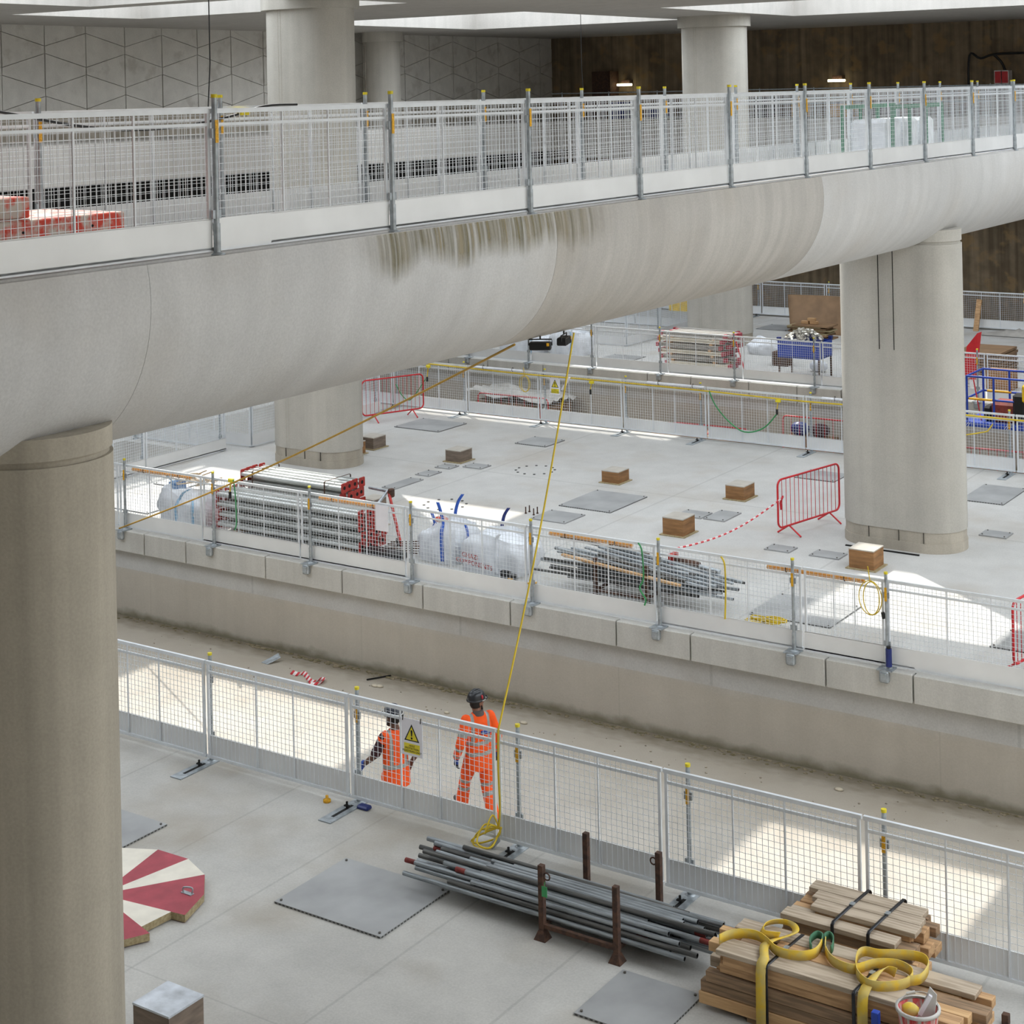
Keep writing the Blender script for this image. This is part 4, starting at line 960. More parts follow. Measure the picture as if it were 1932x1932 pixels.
# bulk bags
def bulk_bag(c, sx, sy, h, label, straps, tilt=0., seed=1, slump=.12, handle=(1, 1, 1, 1), open_=True):
    rr = random.Random(seed); t = thing('bulk_bag', label, 'bag', (c[0], c[1], S if len(c) < 3 else c[2]), 0)
    z0 = S if len(c) < 3 else c[2]; n = 40; rows = 16; V = []
    ph = [rr.uniform(0, 6.28) for _ in range(6)]
    def ringpt(j, v):
        a = 2*PI*j/n+PI/4; k_ = 1/max(abs(math.cos(a)), abs(math.sin(a))); k_ = 1+(k_-1)*(.72 if v < .9 else .85)
        bulge = .90+.13*math.sin(PI*min(1, v*1.08))+.025*math.sin(5*a+ph[0]+7*v)+.02*math.sin(9*a+ph[1]-11*v)+.015*math.sin(14*a+ph[2]+15*v)
        if v > .8: bulge -= (v-.8)*.55*(1+.5*math.sin(2*a+ph[3]))
        zz = z0+h*v*(1-slump*v*v*(.5+.5*math.sin(2*a+ph[4])))
        return Vector((c[0]+sx/2*math.cos(a)*k_*bulge/1.0, c[1]+sy/2*math.sin(a)*k_*bulge, zz+tilt*math.cos(a)*v))
    for i in range(rows+1):
        for j in range(n): V.append(ringpt(j, i/rows))
    Fs = [(i*n+j, i*n+(j+1) % n, (i+1)*n+(j+1) % n, (i+1)*n+j) for i in range(rows) for j in range(n)]
    b = MB().add(V, Fs, 0, True); b.add(V[:n], [tuple(range(n))[::-1]])
    # inner lip and filling level
    top = [ringpt(j, 1) for j in range(n)]; ctr = Vector((c[0], c[1], z0+h*.8))
    ins = [q.lerp(ctr, .12)+Vector((0, 0, -h*.12)) for q in top]
    b.add(top+ins, [(j, (j+1) % n, n+(j+1) % n, n+j) for j in range(n)], 0, True); b.add(ins+[Vector((c[0], c[1], z0+h*.88))], [(j, (j+1) % n, n) for j in range(n)], 0, True)
    b.build('fabric', M['bag'], t)
    for q, (j, m_, ln, dx) in enumerate(straps):
        pts = [ringpt(j, v)+Vector((math.cos(2*PI*j/n+PI/4), math.sin(2*PI*j/n+PI/4), 0))*.012 for v in (.08, .3, .55, .8, .97)]
        if ln: pts += [pts[-1]+Vector((dx*.4, 0, ln*.6)), pts[-1]+Vector((dx, .02, ln))]
        MB().ribbon(smooth(pts, 4), Vector((.055, .02, 0)), .004).build('lifting_strap', M[m_], t)
    return t
bulk_bag((-23.35, 23.35), 1.15, .95, .72, 'white bulk bag of timber offcuts behind the fence, left of the shoring legs', [(29, 'bag_l', 0, 0), (25, 'bag_l', .2, .25), (16, 'bag_l', .16, -.25)], seed=3, slump=.3)
for i in range(16):
    a = R.uniform(-.42, .32); p = Vector((-23.2+a, 23.35+R.uniform(-.28, .28), S+.70+R.uniform(0, .12)+.12*(a+.4)))
    o = MB().bar(p+Vector((-.13, R.uniform(-.1, .1), R.uniform(-.06, .08))), p+Vector((.14, R.uniform(-.1, .1), R.uniform(-.02, .12))), R.uniform(.03, .09), .02).build('wood_offcut', M['waste'], None, p); tag(o, 'pale wood offcut heaped in the left bulk bag', 'wood', 'offcuts in the left bulk bag')
o = MB().box(-23.92, -23.68, 23.2, 23.5, S+.5, S+.74, b=.03).build('blue_sack', M['bluep'], None, (-23.8, 23.4, S+.6)); tag(o, 'crumpled blue sheet poking out of the left bulk bag', 'sheet')
bulk_bag((-17.55, 23.75), .85, .85, .72, 'white bulk bag with blue straps behind the fence, left of the pair', [(27, 'bag_b', .34, -.12), (34, 'bag_b', 0, 0), (7, 'bag_b', .38, .16), (14, 'bag_b', .2, -.1)], seed=8, slump=.24, tilt=.05)
o = MB().ball((-17.72, 23.75, S+.66), (.14, .1, .06), 10).build('orange_scrap', M['red_o'], None, (-17.7, 23.75, S+.6)); tag(o, 'orange scrap in the mouth of the left strapped bulk bag', 'scrap')
bg2 = bulk_bag((-16.35, 23.62), 1.2, .9, .66, 'white bulk bag with red lettering behind the fence, right of the pair', [(27, 'bag', .1, .05), (8, 'navy', .34, .14)], seed=14, slump=.2, tilt=-.02)
for i, s_ in enumerate(('GHAZI', 'COMPONENTS')):
    text(s_, .11, M['red_d'], bg2, plane_mx((-.25+(.0 if i else -.08), -.485, .30-.12*i), (1, .02, -.10), (0, .05, 1)))
# drill and tools by the bags
o = MB().box(-15.95, -15.78, 22.95, 23.05, S, S+.2, b=.01).box(-15.77, -15.66, 22.93, 23.06, S, S+.16, b=.01).build('power_tool', [M['black']], None, (-15.9, 23, S)); tag(o, 'black and yellow power tool on the floor beside the lettered bulk bag', 'tool')
o2 = MB().box(-15.76, -15.67, 22.918, 22.932, S+.02, S+.12).build('yellow_casing', M['lab'], None, (-15.9, 23, S)); o2.parent = o; o2.location = (0, 0, 0)
o = MB().tube([(-15.6, 22.95, S+.03), (-15.3, 23.1, S+.06)], .016, 8).build('crow_bar', M['lab'], None, (-15.5, 23, S)); tag(o, 'yellow bar lying right of the lettered bulk bag', 'bar')

# second rack with a jumble of scaffold tubes
stillage(-14.14, -13.2, 23.05, 23.85, .64, 'rusty rack buried in loose scaffold parts behind the fence', M['rust'], False)
rr = random.Random(77)
for i in range(34):
    z = S+.19+i*.0102; y = 23.13+rr.random()*.62; L_ = rr.uniform(1.5, 3.0); cx_ = -13.65+rr.uniform(-.35, .5); tl = rr.uniform(-.05, .04) if i < 26 else rr.uniform(-.12, .02)
    dy = rr.uniform(-.04, .04)
    tb = scaffold_tube((cx_-L_/2, y-dy, z+abs(tl)-tl), (cx_+L_/2, y+dy, z+abs(tl)+tl), M['pipe'] if rr.random() < .6 else M['pipe_dk'], 'loose scaffold tube in the jumbled pile behind the fence', 'tubes in the jumbled pile', r=rr.choice([.024, .024, .03, .02]))
for i in range(5):
    z = S+.55+.012*i; o = MB().bar((-14.9+.2*i, 23.14+.1*i, z+.12), (-12.2+.1*i, 23.18+.1*i, z-.14), .06, .03).build('steel_ledger', M['galv'], None, (-13.6, 23.4, z)); tag(o, 'flat steel ledger laid across the jumbled tube pile', 'ledger', 'ledgers on the tube pile')
o = MB().bar((-14.75, 23.02, S+.62), (-12.6, 23.05, S+.42), .07, .03).build('timber_plank', WOOD[3], None, (-13.6, 23.3, S+.5)); tag(o, 'pale timber plank across the jumbled tube pile', 'plank')
for i, (xx, zz, ln) in enumerate(((-14.2, .60, 1.1), (-13.1, .57, .8))):
    t = thing('tower_leg', ['grey and red hydraulic leg on top of the tube pile, left', 'grey and red hydraulic leg on top of the tube pile, right'][i], 'prop', (xx, 23.55, S+zz))
    MB().tube([(xx, 23.78, S+zz+.02), (xx+ln*.55, 23.8, S+zz-.04)], .065, 10).build('barrel', M['rust'], t)
    MB().tube([(xx+ln*.5, 23.8, S+zz-.04), (xx+ln, 23.82, S+zz-.09)], .04, 10).build('rod', M['galv'], t)
    MB().box(xx-.06, xx+.03, 23.69, 23.87, S+zz-.06, S+zz+.11).build('flange', M['red_d'] if i else M['rust'], t)

# light tubes and cables on the fences
def tube_light(x0, x1, y, z, m, label, grp):
    t = thing('tube_light', label, 'lamp', (x0, y, z), 0, grp)
    MB().tube([(x0, y, z), (x1, y, z)], .03, 10).build('tube', M[m], t)
    for xx in (x0+(x1-x0)*.2, x0+(x1-x0)*.8): MB().tube([(xx, y+.036*math.cos(q*PI/5), z+.012+.05*math.sin(q*PI/5)) for q in range(10)], .006, 5, closed=True).build('tie', M['black'], t)
    return t
for i, (a, c) in enumerate(((-23.95, -22.42), (-19.31, -17.81), (-14.54, -13.03), (-10.76, -9.26))):
    tube_light(a, c, 22.34, S+1.15, 'orange_t', f'orange tube light under the rail of the middle fence, {ORD[i]} from the left', 'orange tube lights')
for i, (a, c) in enumerate(((-24.65, -23.17), (-19.64, -18.13), (-15.22, -13.7))):
    tube_light(a, c, 34.53, S+1.25, 'white_t', f'white tube light on the back fence of the middle platform, {ORD[i]} from the left', 'white tube lights')
def cord(pts, r, m, label, cat='cable', n=5, grp=None):
    o = MB().tube(smooth(pts, n), r, 6).build('cable', M[m], None, pts[0]); return tag(o, label, cat, grp)
zc = S+1.2
cord([(-26.3, 34.53, zc+.02), (-24.8, 34.53, zc), (-23, 34.53, zc-.02), (-20.5, 34.53, zc-.01), (-18, 34.53, zc-.03), (-15.6, 34.53, zc-.06), (-13, 34.53, zc-.03), (-9.5, 34.53, zc-.06)], .018, 'ycab', 'yellow cable running along the back fence of the middle platform')
def dropper(px, py0, py1, Y, label):
    p, q = PY(px, py0, Y), PY(px-2, py1, Y)
    t = thing('cable_dropper', label, 'cable', p, 0, 'yellow socket drops')
    MB().box(p.x-.06, p.x+.06, Y-.03, Y+.03, p.z-.05, p.z+.02, b=.01).build('splitter', M['capy'], t)
    MB().tube([p, q+Vector((0, 0, .06))], .013, 6).build('lead', M['ycab'], t)
    MB().tube([q+Vector((0, 0, .07)), q+Vector((0, 0, -.05))], .026, 8).build('socket', M['black'], t)
dropper(808, 690, 716, 34.5, 'yellow cable drop with a socket, leftmost on the back fence')
dropper(1116, 720, 740, 34.5, 'yellow cable drop right of the warning sign on the back fence')
dropper(1468, 755, 778, 34.5, 'yellow cable drop left of the slotted pillar on the back fence')
p = PY(1873, 800, 34.5); cord([p, PY(1866, 810, 34.5), PY(1858, 815, 34.5), PY(1812, 822, 34.5)], .013, 'ycab', 'yellow cable with a loose plug on the fence right of the slotted pillar')
dropper(436, 905, 935, 22.26, 'yellow cable drop on the middle fence in front of the left bulk bag')
def coil(c, r1, r2, Y, label, m='ycab', rr_=.0075, plug=True):
    t = thing('cable_coil', label, 'cable', c)
    b = MB()
    for k_ in range(2):
        b.tube([(c.x+r1*(1-.3*k_)*math.cos(2*PI*i/22)+.02*k_, Y-.012*k_, c.z+r2*(1-.04*k_)*math.sin(2*PI*i/22)) for i in range(22)], rr_, 6, closed=True)
    b.build('coil', M[m], t)
    MB().tube([(c.x, Y, c.z+r2), (c.x-.03, Y, c.z+r2+.2)], rr_, 6).build('lead', M[m], t)
    if plug: MB().tube([(c.x+r1*1.1, Y-.02, c.z-r2*.7), (c.x+r1*1.2, Y-.02, c.z-r2*1.05)], .028, 8).build('plug', M['black'], t)
coil(PY(1642, 1128, 22.25), .17, .24, 22.25, 'yellow cable coil hanging on the middle fence at the right')
coil(PY(990, 724, 34.52), .16, .2, 34.52, 'yellow cable coil on the back fence beside the warning sign', plug=False)
cord([PY(1360, 1050, 22.25), PY(1367, 1065, 22.25), PY(1369, 1110, 22.25), PY(1368, 1168, 22.25)], .014, 'ycab', 'yellow lead hanging down the middle fence right of the tube pile')
cord([PY(1204, 1024, 22.25), PY(1211, 1040, 22.25), PY(1214, 1090, 22.25), PY(1207, 1110, 22.25), PY(1218, 1130, 22.25), PY(1216, 1142, 22.25)], .014, 'green', 'green lead hanging down the middle fence in front of the tube pile')
cord([PY(440, 905, 22.25), PY(444, 935, 22.25), PY(446, 985, 22.25), PY(443, 1000, 22.25)], .012, 'green', 'green lead hanging in front of the left bulk bag')
cord([PY(1338, 738, 34.5), PY(1350, 765, 34.5), PY(1375, 795, 34.5), PY(1405, 815, 34.5), PY(1440, 808, 34.5), PY(1465, 782, 34.5)], .016, 'green', 'green cable sagging along the back fence left of the slotted pillar')
cord([PY(747, 725, 34.5), PY(758, 745, 34.5), PY(771, 755, 34.5), PY(783, 745, 34.5), PY(803, 715, 34.5)], .013, 'green', 'green cable looped on the back fence right of the red barrier')
b = MB(); rr = random.Random(4)
base = P(1440, 1180, S)
for k_ in range(14):
    c_ = base+Vector((rr.uniform(-.28, .28), rr.uniform(-.05, .1), .012+.008*k_)); 
    b.tube([(c_.x+rr.uniform(.09, .16)*math.cos(2*PI*i/12), c_.y+.07*math.sin(2*PI*i/12), c_.z) for i in range(12)], .01, 5, closed=True)
o = b.build('cable_heap', M['ycab'], None, base); tag(o, 'heap of yellow cable on the floor behind the middle fence', 'cable')
warning_sign(-22.39, -22.10, 2.39, 2.82, 34.56, 'yellow triangle warning sign on the back fence of the middle platform', ['HOLE', 'PROTECTION', 'PEDESTRIAN ONLY'])
o = MB().bar(PY(1075, 712, 34.5), PY(1061, 735, 34.5), .09, .03).build('paper_roll', M['paper'], None, PY(1068, 722, 34.5)); tag(o, 'white and yellow paper roll hung right of the far warning sign', 'paper')
p = PY(1684, 1250, 22.09)
t = thing('blue_bottle', 'blue cylinder clipped to the fence post at the right end of the middle fence', 'cylinder', (-8.86, 22.17, 1.78))
MB().tube([(-8.86, 22.175, 1.72), (-8.86, 22.175, 1.97)], .042, 12).build('body', M['navy'], t); MB().tube([(-8.86, 22.175, 1.97), (-8.86, 22.175, 2.0)], .03, 10).build('cap', M['black'], t)
p = P(1925, 1262, S)
barrier((p.x+.05, 22.75, S), (p.x+.3, 24.6, S), 'red barrier at the right edge behind the middle fence', 1.05)
for i, (px, py, m_) in enumerate(((1290, 200, 'bluep'),)): pass
o = MB().ball((P(667, 878, S).x, P(667, 878, S).y, S+.04), (.07, .07, .05), 8).build('blue_rag', M['bluep'], None, P(667, 878, S)); tag(o, 'blue scrap on the floor right of the pillar behind the shoring legs', 'scrap')
o = MB().box(-11.9, -10.55, 27.86, 27.9, S, S+.02).build('steel_strip', M['dark'], None, (-11.2, 27.9, S)); tag(o, 'dark steel strip on the floor along the slotted pillar foot', 'strip')
# ---------------------------------------------------------------- trench with the walkers
p = P(512, 1250, 0)
o = MB().add([(p.x-.14, p.y-.1, .01), (p.x+.02, p.y-.12, .01), (p.x+.12, p.y+.1, .09), (p.x+.02, p.y+.16, .12), (p.x-.14, p.y-.1, .0), (p.x+.02, p.y-.12, .0), (p.x+.13, p.y+.1, .08), (p.x+.02, p.y+.16, .11)], [(0, 1, 2, 3), (7, 6, 5, 4), (0, 4, 5, 1), (1, 5, 6, 2), (2, 6, 7, 3), (3, 7, 4, 0)]).build('metal_scrap', M['galv'], None, p); tag(o, 'bent scrap of grey metal lying in the trench', 'scrap')
pts = [P(a, c, .03) for a, c in ((550, 1268), (562, 1272), (573, 1270), (579, 1276), (584, 1283), (592, 1287), (605, 1281), (611, 1284), (600, 1290), (582, 1291))]
sp = smooth(pts, 5); b = MB()
for i in range(len(sp)-1): b.ribbon([sp[i], sp[i+1]], Vector((.02, .06, .05)), .004, (i//2) % 2)
o = b.build('tape_scrap', [M['tape_r'], M['tape_w']], None, sp[0]); tag(o, 'crumpled red and white tape lying in the trench', 'tape')
rr = random.Random(31); b = MB()
for i in range(120):
    px = rr.uniform(235, 1932); py = 1175+.222*(px-325)+rr.uniform(10, 70); q = P(px, py, 0)
    if q.y > 21.9: continue
    s_ = rr.uniform(.006, .022); b.ball((q.x, q.y, s_*.3), (s_, s_*rr.uniform(.5, 1), s_*.5), 6)
o = b.build('grit_scatter', M['rubble'], None); tag(o, 'loose grit and crumbs scattered along the trench floor', 'grit'); o['kind'] = 'stuff'
for i, (px, py) in enumerate(((843, 1346), (988, 1365), (1583, 1491), (707, 1295), (716, 1296))):
    p = P(px, py, 0); s_ = rr.uniform(.05, .09)
    o = MB().ball((p.x, p.y, .015), (s_, s_*.6, .022), 8).build('pale_scrap', M['debris'], None, p); tag(o, 'small pale scrap on the trench floor', 'scrap', 'pale scraps in the trench')
p, q = P(692, 1284, 0), P(737, 1276, 0)
o = MB().tube([p+Vector((0, 0, .015)), q+Vector((0, 0, .015))], .014, 6).build('thin_bar', M['dark'], None, p); tag(o, 'thin dark bar lying on the trench floor', 'bar')

# ---------------------------------------------------------------- far trench
def lying(p, q, label, z): 
    return barrier(p, q, label, 1.0, -1.52, z, 9)
barrier((-28.35, 39.9, 0), (-26.0, 40.0, 0), 'red barrier standing in the far trench behind the yellow coil', 1.08, None, 0, 9)
o = MB().box(-28.9, -26.3, 40.5, 41.8, 0, .74, b=.05).build('pallet_heap', WOOD[2], None, (-27.6, 41.1, 0)); tag(o, 'brown timber heap under the polythene in the far trench', 'timber')
V = []; n = 14; c_ = Vector((-27.6, 41.1, 0))
for j in range(n+1):
    for i in range(n+1):
        V.append((c_.x+3.0*(i/n-.5), c_.y+1.6*(j/n-.5)+.1*math.sin(i*1.1), 1.0+.06*math.sin(i*.9+j*.4)+.05*math.sin(j*1.7)-.12*i/n))
k_ = len(V); o = MB().add(V, [(j*(n+1)+i, j*(n+1)+i+1, (j+1)*(n+1)+i+1, (j+1)*(n+1)+i) for j in range(n) for i in range(n)], 0, True).build('polythene_sheet', M['poly'], None, (c_.x, c_.y, .9)); tag(o, 'grey polythene sheet over a heap in the far trench', 'sheet')
o = MB().lathe([(0, 0), (.14, 0), (.14, .03), (.06, .05), (.02, .75), (0, .75)], (-26.55, 39.3, 0), 14).build('traffic_cone', M['red_o'], None, (-26.55, 39.3, 0)); tag(o, 'orange traffic cone in the far trench by the red barrier', 'cone')
o = MB().box(-22.9, -20.6, 40.4, 41.6, 0, .38, b=.03).build('timber_crib', WOOD[2], None, (-21.7, 41, 0)); tag(o, 'timber crib under the lying red barriers in the far trench', 'timber')
for i in range(3):
    lying((-23.0+.15*i, 40.5, 0), (-20.9+.2*i, 40.6, 0), ['lowest of three red barriers lying in the far trench', 'middle one of three red barriers lying in the far trench', 'topmost of three red barriers lying in the far trench'][i], .22+.09*i)
barrier((-19.0, 40.55, 0), (-16.9, 40.6, 0), 'red barrier standing in the far trench left of the slotted pillar', 1.15, None, 0, 9)
barrier((-14.5, 40.9, 0), (-12.6, 41.0, 0), 'red barrier in the far trench right of the slotted pillar', .72, None, 0, 9)
o = MB().box(-19.2, -17.9, 41.0, 41.7, 0, .5, b=.02).build('crate', M['ply_br'], None, (-18.5, 41.3, 0)); tag(o, 'brown crate in the far trench behind the red barrier', 'crate')
for i, (x, y, m_, lab) in enumerate(((-18.85, 41.3, 'navy', 'dark blue sack on the crate in the far trench'), (-18.3, 41.35, 'maroon', 'dark red sack on the crate in the far trench'))):
    o = MB().ball((x, y, .68), (.28, .22, .19), 10).build('sack', M[m_], None, (x, y, .5)); tag(o, lab, 'sack')
# blue scissor lift standing in the far trench at the right
bx0, bx1, by0, by1 = -13.75, -11.3, 39.4, 40.7
t = thing('boom_lift', 'blue boom lift basket with rails at the right edge, behind the slotted pillar', 'lift', ((bx0+bx1)/2, (by0+by1)/2, 0))
MB().box(-9.6, -6.6, 39.2, 41.0, .35, 1.1, b=.06).build('chassis', M['navy'], t)
for xx in (-9.1, -7.1):
    for yy in (39.2, 41.0): MB().tube([(xx, yy-.15, .42), (xx, yy+.15, .42)], .42, 18).build('wheel', M['black'], t)
MB().box(-9.3, -7.4, 39.5, 40.7, 1.1, 1.8, b=.08).build('turret', M['blue'], t)
MB().bar((-7.6, 40.05, 1.9), (-10.9, 40.05, 1.75), .3, .34).bar((-10.9, 40.05, 1.75), (-11.35, 40.05, 1.5), .22, .3).build('boom', M['navy'], t)
zp = 1.68
deck = MB().box(bx0, bx1, by0, by1, zp-.12, zp, b=.02).build('platform', M['blue'], t)
b = MB()
for xx in (bx0+.02, bx0+1.0):
    for q in range(3): b.bar((xx+.05*q, by0-.006, zp-.11), (xx+.05*q+.07, by0-.006, zp-.01), .02, .006)
b.build('hazard_stripes', M['paper'], deck)
rl = MB(); 
for xx, yy in ((bx0+.1, by0+.05), (bx0+.75, by0+.05), (bx0+1.6, by0+.05), (bx1-.1, by0+.05), (bx0+.1, by1-.05), (bx0+.75, by1-.05), (bx0+1.6, by1-.05), (bx1-.1, by1-.05)):
    rl.tube([(xx, yy, zp), (xx, yy, zp+1.08)], .027, 8)
for zz in (.55, 1.08):
    rl.tube([(bx0+.1, by0+.05, zp+zz), (bx1-.1, by0+.05, zp+zz)], .025, 8); rl.tube([(bx0+.1, by1-.05, zp+zz), (bx1-.1, by1-.05, zp+zz)], .025, 8); rl.tube([(bx0+.1, by0+.05, zp+zz), (bx0+.1, by1-.05, zp+zz)], .025, 8)
rl.build('guard_rail', M['blue'], t)
MB().tube([(bx0+.15, by0+.04, zp+.55), (bx0+.72, by0+.04, zp+.55)], .03, 8).tube([(bx0+.2, by1-.06, zp+.55), (bx0+.8, by1-.06, zp+.55)], .03, 8).build('yellow_rail_sleeve', M['lab'], t)
MB().box(bx0+.62, bx0+1.25, by0+.2, by0+.75, zp, zp+.5, b=.08).build('red_machine', M['machine'], t)
MB().box(bx0+.42, bx0+.62, by0+.25, by0+.7, zp, zp+.36, b=.05).build('engine', M['black'], t)
MB().box(bx0+1.45, bx0+1.85, by0-.08, by0+.05, zp+.55, zp+1.0, b=.05).build('yellow_control_box', M['yel'], t)
MB().box(bx0+1.2, bx0+1.5, by0+.0, by0+.3, zp+.1, zp+.75, b=.06).build('black_hoses', M['black'], t)
MB().tube([(bx0+.25, by0+.1, zp+1.0), (bx0+.35, by0+.3, zp)], .016, 6).build('red_lanyard', M['tape_r'], t)

# ---------------------------------------------------------------- far platform
bulk_bag((-29.3, 43.9), 1.5, 1.1, .62, 'white bulk bag on the far platform, left of the flood lights', [(29, 'bag_l', 0, 0)], seed=21, slump=.25)
bulk_bag((-27.75, 44.1), 1.2, 1.0, .78, 'white bulk bag on the far platform just right of the flood lights', [(28, 'bag_l', 0, 0)], seed=22, slump=.15)
bulk_bag((-24.0, 46.9), 1.0, .9, .5, 'crumpled white bulk bag at the foot of the far pillar', [], seed=25, slump=.4).location.x += 1.55
# stack of formwork girders
rr = random.Random(19)
for L_ in range(6):
    z = S+.06+L_*.17
    for j in range(4):
        x0_ = -24.0+rr.uniform(-.25, .25); yy = 43.2+j*.26
        t = thing('formwork_girder', 'cream and red formwork girder in the stack on the far platform', 'formwork', (x0_, yy, z), 0, 'formwork girders on the far platform')
        MB().box(x0_, x0_+2.1, yy-.08, yy+.08, z+.06, z+.085).box(x0_, x0_+2.1, yy-.08, yy+.08, z+.145, z+.168).box(x0_+.02, x0_+2.08, yy-.014, yy+.014, z+.085, z+.145).build('girder', M['poly'] if L_ % 2 else M['board_w'], t)
        for xx in (x0_-.01, x0_+2.1-.07): MB().box(xx, xx+.08, yy-.084, yy+.084, z+.058, z+.170).build('red_end', M['board_r'], t)
        for xx in (x0_+.35, x0_+1.7): MB().box(xx, xx+.08, yy-.09, yy+.09, z-.002, z+.06).build('spacer', WOOD[0], t)
for xx in (-23.6, -22.3): 
    o = MB().box(xx-.05, xx+.05, 43.05, 44.15, S, S+.06).build('timber_batten', WOOD[2], None, (xx, 43.6, S)); tag(o, 'batten under the formwork girder stack on the far platform', 'timber', 'battens under the girders')
# blue bin of couplers on prop legs
t = thing('coupler_bin', 'blue steel bin on four legs, heaped with scaffold couplers', 'bin', (-19.7, 43.7, S))
x0, x1, y0, y1 = -20.35, -19.1, 43.2, 44.1
b = MB().box(x0, x1, y0, y0+.03, S+.58, S+1.02).box(x0, x1, y1-.03, y1, S+.58, S+1.02).box(x0, x0+.03, y0+.03, y1-.03, S+.58, S+1.02).box(x1-.03, x1, y0+.03, y1-.03, S+.58, S+1.02).box(x0, x1, y0, y1, S+.56, S+.6)
b.build('body', M['blue'], t)
for xx in (x0+.03, x1-.03):
    for yy in (y0+.03, y1-.03):
        MB().tube([(xx, yy, S), (xx, yy, S+.56)], .03, 8).build('leg', M['rust'], t); MB().box(xx-.05, xx+.05, yy-.05, yy+.05, S+1.02, S+1.12).build('corner_post', M['navy'], t)
rr = random.Random(2)
for i in range(150):
    a, r_ = rr.uniform(0, 6.28), rr.random()**.5; p = Vector((-19.72+.58*r_*math.cos(a), 43.65+.4*r_*math.sin(a), S+1.0+.30*(1-r_*r_)+rr.uniform(-.03, .03)))
    d = Vector((rr.uniform(-1, 1), rr.uniform(-1, 1), rr.uniform(-1, 1))).normalized()*.05
    o = MB().bar(p-d, p+d, .07, .055).build('coupler', M['fit'], None, p); tag(o, 'zinc scaffold coupler heaped in the blue bin', 'coupler', 'couplers in the blue bin')
# plywood sheet leaning, boards piled against it
t = thing('plywood_sheet', 'big curved brown plywood sheet standing on edge on the far platform', 'sheet', (-22.8, 51.3, S))
V = []; n = 10
for i in range(n+1):
    u = i/n; bx = -23.55+1.85*u
    for v in (0, 1): V.append((bx-.28*v*(1-u)+.0, 51.0+.25*math.sin(u*2.2)+.45*v-.05*v*u, S+1.22*v))
k_ = len(V); b = MB().add(V+[(x, y+.02, z) for x, y, z in V], [(2*i, 2*i+2, 2*i+3, 2*i+1) for i in range(n)]+[(k_+2*i, k_+2*i+1, k_+2*i+3, k_+2*i+2) for i in range(n)]+[(2*i+1, 2*i+3, k_+2*i+3, k_+2*i+1) for i in range(n)]+[(0, 1, k_+1, k_), (2*n, k_+2*n, k_+2*n+1, 2*n+1)], 0, True)
b.build('sheet', M['ply_br'], t)
rr = random.Random(6)
for i in range(9):
    z = S+.05*i; ox = rr.uniform(-.1, .15); o = MB().box(-23.2+ox, -22.0+ox+rr.uniform(-.1, .2), 50.1+rr.uniform(-.1, .1), 50.75+rr.uniform(-.05, .1), z, z+.045).build('board', M['ply_edge'] if i % 2 else M['ply_br'], None, (-22.6, 50.4, z)); tag(o, 'scrap board in the pile leaning on the big plywood sheet', 'board', 'boards by the plywood sheet')
for i, (dx, dz) in enumerate(((-.1, 0), (.2, 0), (.12, .1))):
    o = MB().box(-22.75+dx, -22.5+dx, 50.3, 50.45, S+.455+dz, S+.55+dz, b=.005).build('timber_block', WOOD[0], None, (-22.6+dx, 50.4, S+.46+dz)); tag(o, 'timber block on top of the scrap board pile', 'timber', 'blocks on the scrap board pile')
cover_plate(-25.0, -23.9, 51.4, 52.6, 'grey plate on the far platform left of the big plywood sheet')
cover_plate(-26.5, -25.4, 43.6, 44.6, 'ribbed grey plate on the far platform left of the girder stack')
o = MB().tube([(-21.55, 43.55, S+.01), (-21.85, 43.6, S+.85)], .022, 8).build('marker_pole', M['tape_r'], None, (-21.6, 43.6, S)); tag(o, 'red pole leaning on the far fence left of the blue bin', 'pole')
for i in range(4):
    p = (-24.9+.1*i, 44.9+.2*i, S+.02); o = MB().bar(p, (p[0]+1.0, p[1]+.1, p[2]), .06, .04).build('timber_lath', WOOD[i % 3], None, p); tag(o, 'lath lying on the far platform left of the girder stack', 'timber', 'laths on the far platform')
o = MB().box(-21.35, -20.85, 44.9, 45.3, S, S+.4, b=.01).build('brick_crate', M['rust'], None, (-21.1, 45, S)); tag(o, 'brown crate on the far platform left of the blue bin', 'crate')
o = MB().ball((-19.7, 44.5, S+.16), (.28, .2, .18), 10).build('plastic_sack', M['bag'], None, (-19.7, 44.5, S)); tag(o, 'clear plastic sack on the floor behind the blue bin', 'sack')
# right of the slotted pillar
t = thing('plastic_barrier', 'tapered red plastic board standing behind the far fence at the right', 'barrier', (-15.5, 45.2, S))
MB().add([(-15.75, 45.2, S), (-15.4, 45.25, S), (-15.22, 45.25, S+1.32), (-15.32, 45.22, S+1.28), (-15.62, 45.2, S+.9), (-15.75, 45.24, S), (-15.4, 45.29, S), (-15.22, 45.29, S+1.32), (-15.32, 45.26, S+1.28), (-15.62, 45.24, S+.9)], [(0, 1, 2, 3, 4), (9, 8, 7, 6, 5)]+[(i, 5+i, 5+(i+1) % 5, (i+1) % 5) for i in range(5)]).build('board', M['red'], t)
for i in range(7):
    o = MB().box(-16.25+.02*(i % 3), -15.0+.03*(i % 2), 46.0, 47.65, S+.09*i, S+.09*i+.07, b=.004).build('timber_mat', M['ply_br'], None, (-15.6, 46.8, S+.09*i)); tag(o, 'timber mat in the square stack on the far platform at the right', 'timber', 'timber mats on the far platform')
for i in range(4):
    o = MB().box(-15.9+.05*i, -15.0, 43.4, 43.6, S+.05+.09*i, S+.11+.09*i, b=.01).build('alloy_beam', M['galv_l'], None, (-15.4, 43.5, S+.1*i)); tag(o, 'silver beam in the small stack behind the far fence at the right', 'beam', 'silver beams at the right')
